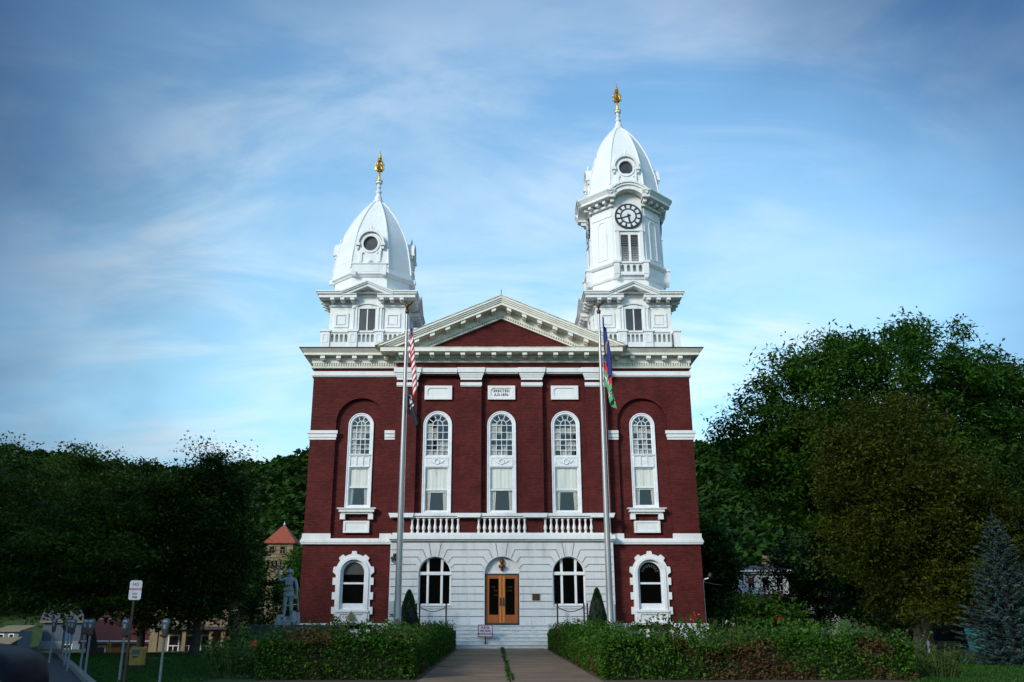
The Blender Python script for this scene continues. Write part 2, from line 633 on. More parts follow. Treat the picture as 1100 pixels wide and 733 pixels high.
def crown_points(center, rad, nclump, per, sig, seed=0, shell=0.55, rough=0.45, zflat=0.55, shape='round'):
    """clump centres inside an uneven crown, then leaves round each clump"""
    c = np.array(center, float)
    rad = np.array(rad, float)
    rs = np.random.default_rng(seed)
    C = []
    while len(C) < nclump:
        d = rs.normal(size=3)
        d /= np.linalg.norm(d)
        nz = mnoise.noise(Vector(d * 1.7 + seed * 3.7)) + 0.6 * mnoise.noise(Vector(d * 4.1 + seed * 1.3))
        lim = 1.0 + rough * nz
        r = lim * (shell + (1 - shell) * rs.random() ** 0.6) if rs.random() < 0.8 else lim * rs.random()
        p = d * r
        if shape == 'cone':
            h = rs.random() ** 1.3
            a = rs.random() * 6.283
            w = (1 - h) ** 0.75 * (0.75 + 0.3 * nz) * (0.55 + 0.45 * rs.random() ** 0.5)
            p = np.array([math.cos(a) * w, math.sin(a) * w, -1 + 2 * h])
        elif p[2] < -0.88:
            continue
        C.append(c + p * rad)
    C = np.array(C)
    cs = sig * (0.6 + 0.8 * rs.random(nclump))
    P = np.repeat(C, per, axis=0)
    g = rs.normal(size=(len(P), 3)) * np.repeat(cs, per)[:, None]
    g[:, 2] *= zflat
    tint = np.clip(np.repeat(rs.random(nclump), per) * 0.45 + rs.random(len(P)) * 0.25, 0, 1)
    return P + g, C, tint


def tree(name, base, center, rad, label, leafm, cat='tree', group=None, nclump=300, per=70, sig=0.55, leaf=0.16, aspect=0.45,
         seed=1, trunk=0.3, limbs=34, rough=0.45, zflat=0.55, shape='round', shell=0.55, up=0.4, fork=0.45, lobes=()):
    t = thing(name, base, label, cat, group)
    P, C, tint = crown_points(center, rad, nclump, per, sig, seed, shell, rough, zflat, shape)
    for j, (lc, lr, ln) in enumerate(lobes):
        P2, C2, t2 = crown_points(lc, lr, ln, per, sig, seed + 50 + j, shell, rough, zflat, shape)
        P, C, tint = np.concatenate([P, P2]), np.concatenate([C, C2]), np.concatenate([tint, t2])
    leaf_obj('crown', P, leaf * (0.7 + 0.6 * RNG.random(len(P))), leafm, t, aspect, up, tint)
    rs = random.Random(seed)
    mb = MB()
    b = Vector(base)
    c = Vector(center)
    top = c + Vector((0, 0, rad[2] * (0.35 if shape == 'round' else 0.9)))
    pts, rr = [], []
    for i in range(9):
        k = i / 8
        w = Vector((rs.uniform(-1, 1), rs.uniform(-1, 1), 0)) * trunk * 0.5 * (k > 0)
        pts.append(b.lerp(top, k) + w + (Vector((0, 0, -0.15)) if i == 0 else Vector()))
        rr.append(trunk * (1.35 if i == 0 else 1.0) * (1 - 0.85 * k))
    mb.tube(pts, rr, 10)
    for i in range(limbs):
        e = Vector(C[rs.randrange(len(C))])
        k = rs.uniform(fork * 0.6, 0.85)
        q = int(k * 8)
        s0 = pts[q].lerp(pts[min(q + 1, 8)], k * 8 - q)
        mid = s0.lerp(e, 0.5) + Vector((rs.uniform(-.3, .3), rs.uniform(-.3, .3), 0.12 * (e - s0).length))
        r0 = max(0.02, trunk * (1 - 0.85 * k) * 0.5)
        mb.tube([s0, s0.lerp(mid, .5) + Vector((0, 0, .1)), mid, e], [r0, r0 * .75, r0 * .5, 0.012], 6)
    mb.build('trunk', 'bark', t, smooth=60)
    return t

# ------------------------------------------------------------------ ground, hills, street
G = 0.27


def sstep(a, b, x):
    t = np.clip((x - a) / (b - a), 0, 1)
    return t * t * (3 - 2 * t)


def ground_z(X, Y):
    X = np.asarray(X, float)
    Y = np.asarray(Y, float)
    z = np.full(np.broadcast(X, Y).shape, G)
    z = z - 2.9 * sstep(12, 26, -X) * sstep(40, 62, Y) * (1 - sstep(120, 150, Y))
    wob = 6 * np.sin(X * 0.021 + 1.0) + 4 * np.sin(X * 0.047 + Y * 0.01) + 3 * np.sin(Y * 0.03)
    hill = sstep(120, 310, Y + 0.10 * np.abs(X)) * (46 + wob * 0.8) + sstep(310, 700, Y) * 10
    hill = np.maximum(hill, sstep(220, 420, np.abs(X)) * (46 + wob))
    hill = np.maximum(hill, sstep(160, 380, -Y) * (40 + wob))
    return z + hill


def build_ground():
    u = np.linspace(-1, 1, 161)
    ax = np.sign(u) * np.abs(u) ** 2.2 * 900
    X, Y = np.meshgrid(ax, ax + 35)
    Z = ground_z(X, Y)
    n = len(u)
    vs = np.stack([X, Y, Z], -1).reshape(-1, 3)
    fs = [(j * n + i, j * n + i + 1, (j + 1) * n + i + 1, (j + 1) * n + i) for j in range(n - 1) for i in range(n - 1)]
    mb = MB()
    mb.v = [tuple(p) for p in vs]
    mb.f = fs
    mb.m = [0] * len(fs)
    M['lawn'] = mat('lawn_grass', (0.020, 0.052, 0.007), 0.9, (0.034, 0.072, 0.011), 1.1, bump=0.9, bscale=18)
    tag(mb.build('ground', 'lawn', smooth=60), kind='structure')


build_ground()
M['path'] = mat('weathered_concrete_path', (0.235, 0.150, 0.088), 0.85, (0.14, 0.088, 0.052), 1.7, stretch=(0.6, 1.5, 1), bump=0.7, bscale=16, lo=0.32, hi=0.66)
M['asphalt'] = mat('asphalt', (0.055, 0.055, 0.06), 0.85, (0.038, 0.038, 0.042), 3, bump=0.4, bscale=40)
M['kerb'] = mat('kerb_concrete', (0.22, 0.21, 0.2), 0.85, (0.14, 0.135, 0.13), 3)
M['soil'] = mat('bed_soil', (0.05, 0.033, 0.022), 0.95, (0.09, 0.05, 0.03), 5, bump=0.8)

mb = MB()
y = 18.0
k = 0
while y < 46.6:                                  # two rows of slabs with open joints
    y1 = min(y + 1.52, 46.66)
    for x0, x1 in ((-1.80, 0.335), (0.375, 2.47)):
        mb.box(x0, x1, y + 0.012, y1 - 0.012, G - 0.1, G + 0.035 + 0.006 * ((k * 7) % 3))
        k += 1
    y = y1
tag(mb.build('path', 'path'), kind='structure')
mb = MB()
mb.box(-5.6, -1.83, 21, 46.6, G - 0.1, G + 0.02).box(2.5, 9.6, 21, 46.6, G - 0.1, G + 0.02).box(-13, -5.6, 41, 49.3, G - 0.1, G + 0.015)
mb.box(6.0, 13, 46, 49.3, G - 0.1, G + 0.02)
tag(mb.build('garden_soil', 'soil'), kind='structure')


def strip(name, a, b, w0, w1, dz, m, seg=40):
    a, b = Vector(a), Vector(b)
    d = (b - a).normalized()
    nrm = Vector((-d.y, d.x))
    vs, fs = [], []
    for i in range(seg + 1):
        p = a.lerp(b, i / seg)
        for w in (w0, w1):
            q = p + nrm * w
            vs.append((q.x, q.y, float(ground_z(q.x, q.y)) + dz))
    for i in range(seg):
        fs.append((2 * i, 2 * i + 1, 2 * i + 3, 2 * i + 2))
    mb = MB().add(vs, fs)
    return tag(mb.build(name, m), kind='structure')


ST0, ST1 = (-9.4, 21.8), (-32, 66)
strip('street', (-3.6, 11.0), ST1, 0.15, 9.0, 0.012, 'asphalt')
mbk = MB()
d = (Vector(ST1) - Vector(ST0)).normalized()
nn = Vector((-d.y, d.x))
for i in range(34):
    p, q = Vector(ST0) + d * (i * 1.5 - 12), Vector(ST0) + d * (i * 1.5 - 10.52)
    zp = float(ground_z(p.x, p.y))
    vs = [(p.x, p.y, zp - .1), (p.x + nn.x * .15, p.y + nn.y * .15, zp - .1), (q.x + nn.x * .15, q.y + nn.y * .15, zp - .1), (q.x, q.y, zp - .1)]
    vs += [(a, b, zp + 0.13) for a, b, c in vs]
    mbk.add(vs, [(0, 3, 2, 1), (4, 5, 6, 7), (0, 1, 5, 4), (1, 2, 6, 5), (2, 3, 7, 6), (3, 0, 4, 7)])
tag(mbk.build('kerb', 'kerb'), kind='structure')
strip('front_street', (-60, 10.5), (60, 10.5), -4.5, 4.5, 0.006, 'asphalt')
strip('footpath', (-12.2, 34.6), (-21, 43), -0.5, 0.5, 0.03, 'kerb')

# ------------------------------------------------------------------ the courthouse
CX = 0.36
CH = thing('courthouse', (CX, 49.5, G), 'large maroon brick courthouse with white trim, pediment and two domed white towers', 'courthouse')


def side_walls():
    mb = MB()
    mb.box(CX - 10.96, CX - 10.5, 49.9, 80, G - .3, 16.6)
    mb.box(CX + 10.5, CX + 10.96, 49.9, 80, G - .3, 16.6)
    mb.box(CX - 10.5, CX + 10.5, 79.6, 80, G - .3, 16.6)
    for s in (-1, 1):
        X = lambda u: CX + s * u
        cu = X(8.08)
        lo, hi = sorted((X(6.0), X(10.96)))
        # lower storey with its round-headed opening
        mb.slab(rect(lo, hi, G - .3, 5.95), 49.5, 49.9, [archpoly(cu, 0.74, 2.2, 4.12)])
        # pier face with the tall arched recess
        mb.slab(rect(lo, hi, 5.95, 16.6), 49.5, 49.72, [archpoly(cu, 1.42, 6.12, 12.5, 32)])
        mb.slab(rect(lo, hi, 5.95, 14.4), 49.72, 49.9, [archpoly(cu, 0.66, 7.62, 12.35)])
        mb.box(lo, hi, 49.72, 49.9, 14.4, 16.6)
    # central bays, recessed behind the pilasters
    holes = [archpoly(CX + d, 0.74, 7.28, 12.3) for d in (-3.65, 0, 3.65)]
    mb.slab(rect(CX - 6.0, CX + 6.0, 6.1, 16.3), 49.4, 49.7, holes)
    mb.box(CX - 6.06, CX - 6.0, 49.1, 49.5, 6.1, 16.2)
    mb.box(CX + 6.0, CX + 6.06, 49.1, 49.5, 6.1, 16.2)
    mb.box(CX - 6.0, CX + 6.0, 49.1, 49.4, 15.2, 16.2)
    # solid lengths between the balusters
    for a, b in ((-6.0, -4.97), (-2.33, -1.3), (1.3, 2.33), (4.97, 6.0)):
        mb.box(CX + a, CX + b, 48.98, 49.1, 6.2, 7.0)
    mb.build('wall', 'brick', CH)


side_walls()
for i, (a, b) in enumerate(((-6.0, -4.85), (-2.35, -1.15), (1.15, 2.35), (4.85, 6.0))):
    p = MB().box(CX + a, CX + b, 49.1, 49.4, 6.1, 15.2).build('pilaster', 'brick', CH)
    c = (a + b) / 2
    mb = MB()
    for hw, z0, z1, yy in ((.60, 14.90, 15.06, 49.0), (.65, 15.06, 15.18, 48.96), (.70, 15.18, 15.31, 48.92), (.77, 15.31, 15.60, 48.86)):
        mb.slab([(CX + c - hw, z0), (CX + c + hw, z0), (CX + c + hw + .035, z1), (CX + c - hw - .035, z1)], yy, 49.099)
    mb.slab(rect(CX + c - .62, CX + c + .62, 14.55, 14.74), 48.99, 49.099)
    mb.slab(rect(CX + c - .59, CX + c + .59, 14.50, 14.55), 49.03, 49.099)
    mb.build('capital', 'white', p)

# string course
mb = MB()
for a, b in ((-4.66, -2.57), (-.96, .96), (2.57, 4.66)):
    mb.slab(rect(CX + a, CX + b, 15.34, 15.6), 48.95, 49.099).slab(rect(CX + a, CX + b, 15.27, 15.34), 49.02, 49.099)
for s in (-1, 1):
    lo, hi = sorted((CX + s * 6.07, CX + s * 11.06))
    mb.box(lo, hi, 49.36, 49.499, 15.24, 15.5).box(lo, hi, 49.42, 49.499, 15.18, 15.24)
    lo, hi = sorted((CX + s * 10.962, CX + s * 11.06))
    mb.box(lo, hi, 49.5, 79, 15.2, 15.5)
mb.build('string_course', 'white', CH)

# white belt course with blocks under the piers
for s in (-1, 1):
    mb = MB()
    for a, b, z0, z1, yy in ((6.07, 11.06, 5.64, 5.95, 49.36), (6.07, 11.1, 5.72, 5.86, 49.32), (9.45, 11.02, 5.95, 6.22, 49.38), (6.07, 6.75, 5.95, 6.22, 49.38)):
        lo, hi = sorted((CX + s * a, CX + s * b))
        mb.box(lo, hi, yy, 49.498, z0, z1)
    lo, hi = sorted((CX + s * 10.963, CX + s * 11.06))
    mb.box(lo, hi, 49.5, 79, 5.66, 5.94)
    mb.build('belt_course', 'white', CH)
for s in (-1, 1):
    mb = MB()
    lo, hi = sorted((CX + s * 6.07, CX + s * 11.08))
    mb.box(lo, hi, 49.36, 49.497, G - .2, 1.42).box(lo, hi, 49.41, 49.497, 1.42, 1.5)
    lo, hi = sorted((CX + s * 10.964, CX + s * 11.08))
    mb.box(lo, hi, 49.5, 79, G - .2, 1.48)
    mb.build('plinth', 'stone', CH)

# impost blocks of the arched recesses
for s in (-1, 1):
    for a, b, e0, e1 in ((9.48, 10.99, 0, 1), (6.07, 6.68, 0, 0)):
        mb = MB()
        for z0, z1, o in ((11.48, 11.62, .02), (11.62, 11.82, .06), (11.82, 12.0, .11)):
            lo, hi = sorted((CX + s * (a - o), CX + s * (b + (o if e1 else 0))))
            mb.box(lo, hi, 49.5 - o - .03, 49.499 if not e1 else 49.499, z0, z1)
            if e1:
                lo, hi = sorted((CX + s * 10.961, CX + s * (b + o)))
                mb.box(lo, hi, 49.5, 50.6, z0, z1)
        mb.build('impost_block', 'white', CH)


# rusticated white ground storey of the pavilion
def rusticated():
    holes = [archpoly(CX - 3.63, 0.87, 2.42, 4.08, 24), archpoly(CX, 0.93, 1.39, 4.02, 24), archpoly(CX + 3.61, 0.87, 2.42, 4.08, 24)]
    mb = MB()
    x0, x1 = CX - 6.06, CX + 6.06
    mb.slab(rect(x0, x1, 1.39, 5.78), 49.04, 49.36, holes)
    mb.box(x0, x1, 48.985, 49.36, G - .2, 1.39)
    w = 0.021
    gro = []

    def seg(p, q):
        d = Vector((q[0] - p[0], q[1] - p[1])).normalized() * w
        n = Vector((-d.y, d.x))
        gro.append([(p[0] - n.x, p[1] - n.y), (q[0] - n.x, q[1] - n.y), (q[0] + n.x, q[1] + n.y), (p[0] + n.x, p[1] + n.y)])

    def bent(p, q, r):
        """flat from p to q, then sloping to r, as one channel"""
        d1 = Vector((q[0] - p[0], q[1] - p[1])).normalized()
        d2 = Vector((r[0] - q[0], r[1] - q[1])).normalized()
        n1, n2 = Vector((-d1.y, d1.x)) * w, Vector((-d2.y, d2.x)) * w
        b = (n1 + n2) / (1 + (n1.normalized().dot(n2.normalized())))
        a = [Vector(p) - n1, Vector(q) - b, Vector(r) - n2, Vector(r) + n2, Vector(q) + b, Vector(p) + n1]
        gro.append([(v.x, v.y) for v in a])

    cs = [(-3.63, .87, 4.08), (0, .93, 4.02), (3.61, .87, 4.08)]
    mids = [-6.02, -3.63 / 2, 3.61 / 2, 6.02]
    for i, (c, r, zs) in enumerate(cs):
        for s in (-1, 1):
            seg((CX + c + s * (r + .03) * .22, zs + (r + .03) * .98), (CX + c + s * .33, 5.655))       # keystone joints
            m = mids[i] if s < 0 else mids[i + 1]
            m -= s * 0.03 if abs(m) < 6 else 0
            for z, a, kn in ((5.3, 59, .66), (4.92, 36, .94), (4.53, 17, 1.08)):
                e = (CX + c + s * (r + .035) * math.cos(R(a)), zs + (r + .035) * math.sin(R(a)))
                bent((CX + m, z), (CX + c + s * (kn + (r - .87)), z), e)
            z = 4.15
            while z > 1.5:
                if abs(c) > 1 and z < 2.40:
                    seg((CX + m, z), (CX + c + s * 0.03, z))
                else:
                    seg((CX + m, z), (CX + c + s * (r + .03), z))
                z -= 0.385
    seg((CX - 6.02, 5.70), (CX + 6.02, 5.70))
    mb.slab(rect(x0, x1, 1.40, 5.76), 48.945, 49.039, holes + gro)
    base = mb.build('rusticated_storey', 'stone', CH)
    mb = MB()
    mb.box(CX - 6.12, CX + 6.12, 48.84, 49.36, 5.78, 5.86).box(CX - 6.18, CX + 6.18, 48.74, 49.36, 5.86, 6.1)
    mb.build('moulding', 'white', base)
    mb = MB()
    mb.box(CX - 5.97, CX + 5.97, 48.78, 49.09, 6.101, 6.2)
    mb.box(CX - 6.12, CX + 6.12, 48.78, 49.095, 7.0, 7.1)
    mb.slab([(CX - 6.15, 7.1), (CX + 6.15, 7.1), (CX + 6.22, 7.25), (CX - 6.22, 7.25)], 48.70, 49.095)
    for s in (-1, 1):
        for c in (1.82, 5.5):
            mb.slab([(CX + s * c - .62, 7.02), (CX + s * c + .62, 7.02), (CX + s * c + .70, 7.252), (CX + s * c - .70, 7.252)], 48.64, 48.72)
    bal = mb.build('balustrade', 'white', CH)
    prof = [(.085, 6.2), (.085, 6.27), (.05, 6.29), (.06, 6.33), (.10, 6.44), (.095, 6.52), (.055, 6.68), (.045, 6.78), (.06, 6.86), (.06, 6.88), (.085, 6.9), (.085, 7.0)]
    first = None
    for c in (-3.65, 0, 3.65):
        for k in range(9):
            x = CX + c + (k - 4) * 0.315
            if first is None:
                first = MB().lathe([(r, z - 6.2) for r, z in prof], 0, 0, 12).build('baluster', 'white', bal, loc=(x, 48.93, 6.2), smooth=40)
            else:
                dup(first, bal, (x, 48.93, 6.2))


rusticated()


# ------------------------------------------------------------------ windows
def muntin_grid(mb, x0, x1, z0, z1, nx, nz, y0, y1, w=.016):
    for i in range(1, nx):
        x = x0 + (x1 - x0) * i / nx
        mb.box(x - w, x + w, y0, y1, z0, z1)
    for j in range(1, nz):
        z = z0 + (z1 - z0) * j / nz
        for i in range(nx):
            a, b = x0 + (x1 - x0) * i / nx, x0 + (x1 - x0) * (i + 1) / nx
            mb.box(a + (w if i else 0), b - (w if i < nx - 1 else 0), y0, y1, z - w, z + w)


def arched_window(cx, yf, hw, zb, zs, zp0, zp1, wreath, seed):
    """tall two-part window: fanlight sash above, panel, sash with blind below"""
    rs = random.Random(seed)
    yo = yf - .06
    fw = .12
    ih = hw - fw
    mb = MB()
    lo = rect(cx - ih, cx + ih, zb + .14, zp0)
    up = archpoly(cx, ih, zp1, zs)
    mb.slab(archpoly(cx, hw, zb, zs, 24), yo, yf + .10, [lo, up])
    mb.slab(archpoly(cx, hw + .045, zb, zs, 24), yo - .03, yo - .001, [[(cx - hw + .01, zb + .03), (cx + hw - .01, zb + .03)] + arc(cx, zs, hw - .01, 0, 180, 24)])
    # upper sash
    ys, ye = yf + .0, yf + .05
    zm = (zs + zp1) / 2 + .06
    mb.slab(archpoly(cx, ih, zp1, zs, 20), ys, ye, [rect(cx - ih + .05, cx + ih - .05, zp1 + .06, zm - .03), archpoly(cx, ih - .05, zm + .03, zs, 18)])
    gi = ih - .05
    muntin_grid(mb, cx - gi, cx + gi, zp1 + .06, zm - .03, 4, 3, ys + .01, ye - .005)
    muntin_grid(mb, cx - gi, cx + gi, zm + .03, zs, 4, 2, ys + .01, ye - .005)
    mb.box(cx - gi, cx + gi, ys + .01, ye - .005, zs - .02, zs + .02)
    r = gi * .48
    mb.slab(arc(cx, zs + .021, r + .02, 0, 180, 12) + arc(cx, zs + .021, r - .02, 180, 0, 12), ys + .01, ye - .005)
    for a in (36, 72, 108, 144):
        p, q = Vector((cx + (r + .02) * math.cos(R(a)), zs + (r + .02) * math.sin(R(a)))), Vector((cx + gi * math.cos(R(a)), zs + gi * math.sin(R(a))))
        n = Vector((-(q - p).y, (q - p).x)).normalized() * .018
        mb.slab([(p - n)[:], (q - n)[:], (q + n)[:], (p + n)[:]], ys + .01, ye - .005)
    mb.box(cx - .018, cx + .018, ys + .01, ye - .005, zs + .02, zs + r - .02)
    # lower sash
    z2 = (zp0 + zb + .14) / 2 - .02
    mb.slab(rect(cx - ih, cx + ih, zb + .14, zp0), ys, ye, [rect(cx - gi, cx + gi, zb + .22, z2 - .04), rect(cx - gi, cx + gi, z2 + .04, zp0 - .05)])
    w = mb.build('window', 'sash', CH)
    MB().slab(rect(cx - gi, cx + gi, zb + .22, z2 - .04), ye - .02, ye - .012).build('glass', 'glass', w)
    MB().slab(rect(cx - gi, cx + gi, z2 + .04, zp0 - .05), ye - .02, ye - .012).build('glass', 'glass', w)
    MB().slab(archpoly(cx, gi, zp1 + .06, zs), ye - .022, ye - .014).build('glass', 'glass', w)
    # panel between the sashes
    mb = MB()
    if wreath:
        mb.slab(rect(cx - ih, cx + ih, zp0 + .04, zp1 - .04), yo - .018, yo - .001, [rect(cx - ih + .08, cx + ih - .08, zp0 + .12, zp1 - .12)])
        pts = [(cx + .14 * math.cos(R(a)), yo - .02, (zp0 + zp1) / 2 + .14 * math.sin(R(a))) for a in range(0, 361, 20)]
        mb.tube(pts, .028, 6)
        for s in (-1, 1):
            mb.tube([(cx + s * .17, yo - .015, (zp0 + zp1) / 2 - .1), (cx + s * .30, yo - .02, (zp0 + zp1) / 2 - .02), (cx + s * .4, yo - .015, (zp0 + zp1) / 2 + .08)], .022, 6)
    else:
        n = 3
        ww = 2 * ih / n
        hs = [rect(cx - ih + k * ww + .04, cx - ih + (k + 1) * ww - .04, zp0 + .08, zp1 - .1) for k in range(n)]
        mb.slab(rect(cx - ih - .02, cx + ih + .02, zp0 + .03, zp1 - .03), yo - .04, yo - .001, hs)
        mb.box(cx - ih - .05, cx + ih + .05, yo - .08, yo - .001, zp1 - .03, zp1 + .02)
    mb.build('panel', 'sash', w)
    # blinds and curtains behind the panes
    yb = yf + .075
    folds = []
    n = 40
    zt = zp0 - .03
    for (z0, z1, nm, amp) in ((z2 - .02 + rs.uniform(-.16, .10), zt, 'blind', .006), ):
        vs, fs = [], []
        for i in range(n + 1):
            x = cx - gi - .03 + (2 * gi + .06) * i / n
            yy = yb + amp * math.sin(i * .9 + seed) + .01 * math.sin(i * .35)
            vs += [(x, yy, z0), (x, yy, z1)]
        for i in range(n):
            fs.append((2 * i, 2 * i + 2, 2 * i + 3, 2 * i + 1))
        MB().add(vs, fs).build(nm, 'blind', w, smooth=80)
    vs, fs = [], []
    for s in (-1, 1):
        wd = gi * rs.uniform(.42, .55)
        o = len(vs)
        for i in range(25):
            k = i / 24
            x0 = cx + s * (gi + .03)
            xt, xb = x0 - s * wd * k, x0 - s * wd * k * .75
            yy = yb + .05 + .025 * math.sin(k * 22 + seed)
            vs += [(xb, yy, zb + .1), (xt, yy, z2 + .2)]
        for i in range(24):
            fs.append((o + 2 * i, o + 2 * i + 2, o + 2 * i + 3, o + 2 * i + 1))
    MB().add(vs, fs).build('curtain', 'curtain', w, smooth=80)
    # paper and drapes seen behind part of the upper panes
    for k in range(4):
        a = cx - gi + k * gi / 2
        for t0, t1 in ((zp1 + .05, zm - .05), (zm + .05, zs + (.36 if k in (1, 2) else .12))):
            if rs.random() < .82:
                a0, a1 = t0 + rs.choice((0, 0, .28)), t1 - rs.choice((0, 0, .3, .5))
                MB().box(a, a + gi / 2 - .01, yb + .03 * k, yb + .03 * k + .01, a0, a1).build('drape', 'drape', w)
    return w


for i, d in enumerate((-3.65, 0, 3.65)):
    arched_window(CX + d, 49.4, .77, 7.26, 12.3, 9.88, 10.51, True, i + 1)
for s in (-1, 1):
    cu = CX + s * 8.08
    arched_window(cu, 49.72, .68, 7.6, 12.35, 9.91, 10.65, False, 7 + s)
    mb = MB()
    mb.box(cu - .98, cu + .98, 49.34, 49.715, 7.40, 7.56).box(cu - 1.08, cu + 1.08, 49.28, 49.715, 7.56, 7.62)
    mb.box(cu - .88, cu + .88, 49.44, 49.715, 7.30, 7.40)
    for q in (-1, 1):
        mb.box(cu + q * .78 - .14, cu + q * .78 + .14, 49.46, 49.715, 7.0, 7.30)
    mb.build('sill', 'white', CH)
    mb = MB()
    mb.slab(rect(cu - .72, cu + .72, 6.27, 6.92), 49.56, 49.715)
    mb.slab(rect(cu - .72, cu + .72, 6.27, 6.92), 49.52, 49.559, [rect(cu - .6, cu + .6, 6.37, 6.82)])
    mb.build('apron_panel', 'white', CH)


def ground_window(s):
    cu = CX + s * 8.08
    w = .95
    zs = 4.15
    pts = [(cu - w - .02, 1.2), (cu + w + .02, 1.2)]
    right = []
    z = 1.2
    k = 0
    while z < 3.95:
        o = .16 if k % 2 == 0 else 0.0
        right += [(cu + w + o, z + .001), (cu + w + o, min(z + .38, 4.0) - .001)]
        z += .38
        k += 1
    a = []
    for i in range(0, 181, 3):
        tooth = any(abs(i - c) < 8.5 for c in (8, 49, 90, 131, 172))
        rr = 1.12 if tooth else .97
        a.append((cu + rr * math.cos(R(i)), zs + rr * math.sin(R(i))))
    left = [(2 * cu - x, zz) for x, zz in reversed(right)]
    poly = right + a + left
    mb = MB()
    mb.slab(poly, 49.36, 49.499, [archpoly(cu, .76, 2.22, 4.12, 20)])
    mb.slab(archpoly(cu, .84, 1.5, 4.12, 20), 49.30, 49.359, [archpoly(cu, .70, 2.18, 4.12, 20), rect(cu - .62, cu + .62, 1.56, 1.96)])
    mb.box(cu - .9, cu + .9, 49.24, 49.299, 2.06, 2.18)
    sur = mb.build('quoined_surround', 'white', CH)
    mb = MB()
    mb.slab(archpoly(cu, .76, 2.2, 4.12, 20), 49.50, 49.62, [rect(cu - .57, cu + .57, 2.52, 3.52), archpoly(cu, .57, 3.62, 4.12, 18)])
    w_ = mb.build('window', 'sash', CH)
    MB().slab(rect(cu - .57, cu + .57, 2.52, 3.52), 49.56, 49.57).build('glass', 'glass_dark', w_)
    MB().slab(archpoly(cu, .57, 3.62, 4.12, 18), 49.56, 49.57).build('glass', 'glass_dark', w_)
    mb = MB()
    if s < 0:
        mb.slab(rect(cu - .56, cu + .56, 4.03, 4.12) [:2] + arc(cu, 4.12, .56, 0, 180, 16), 49.60, 49.61)
        mb.build('blind', 'blind', w_)
    else:
        for i in range(9):
            a0, a1 = 12 + i * 18, 12 + i * 18 + 11
            mb.slab(arc(cu, 4.1, .50, a0, a1, 3) + arc(cu, 4.1, .33, a1, a0, 3), 49.60, 49.61)
        mb.build('fan_shade', 'curtain', w_)
    return sur


for s in (-1, 1):
    sur = ground_window(s)
    if s < 0:                                            # small gilt and green emblem below the left window
        cu = CX - 8.08
        mb = MB()
        mb.slab([(cu - .30, 1.62), (cu - .16, 1.70), (cu - .05, 1.62), (cu + .05, 1.62), (cu + .16, 1.70), (cu + .30, 1.62), (cu + .14, 1.92), (cu + .06, 2.02), (cu, 2.14), (cu - .06, 2.02), (cu - .14, 1.92)], 49.21, 49.238)
        mb.slab([(cu - .3, 1.50), (cu + .3, 1.50), (cu + .16, 1.57), (cu, 1.54), (cu - .16, 1.57)], 49.25, 49.298)
        M['emblem'] = mat('gilt_and_green_emblem', (0.22, 0.17, 0.06), 0.5, (0.03, 0.06, 0.03), 7)
        mb.build('emblem', 'emblem', CH)


def entrance_window(c):
    mb = MB()
    yf = 49.16
    mb.slab(archpoly(c, .87, 2.42, 4.08, 24), yf, yf + .12,
            [rect(c - .80, c - .44, 2.50, 3.98), rect(c - .31, c + .31, 2.50, 3.98), rect(c + .44, c + .80, 2.50, 3.98),
             [(c - .31, 4.16), (c + .31, 4.16)] + arc(c, 4.08, .82, 67, 113, 8),
             [(c + .44, 4.16), (c + .815, 4.16)] + arc(c, 4.08, .82, 8, 56, 8),
             [(c - .815, 4.16), (c - .44, 4.16)] + arc(c, 4.08, .82, 124, 172, 8)])
    mb.box(c - .43, c - .32, yf - .06, yf - .001, 2.50, 3.98).box(c + .32, c + .43, yf - .06, yf - .001, 2.50, 3.98)
    mb.box(c - .865, c + .865, yf - .09, yf - .001, 3.99, 4.15)
    w = mb.build('window', 'white', CH)
    for a, b in ((-.80, -.44), (-.31, .31), (.44, .80)):
        MB().slab(rect(c + a, c + b, 2.50, 3.98), yf + .05, yf + .06).build('glass', 'glass_dark', w)
    MB().slab([(c - .8, 4.16), (c + .8, 4.16)] + arc(c, 4.08, .82, 8, 172, 20), yf + .055, yf + .065).build('glass', 'glass_dark', w)
    MB().box(c - .9, c + .9, 48.90, 49.16, 2.36, 2.43).build('sill', 'stone', w)


entrance_window(CX - 3.63)
entrance_window(CX + 3.61)


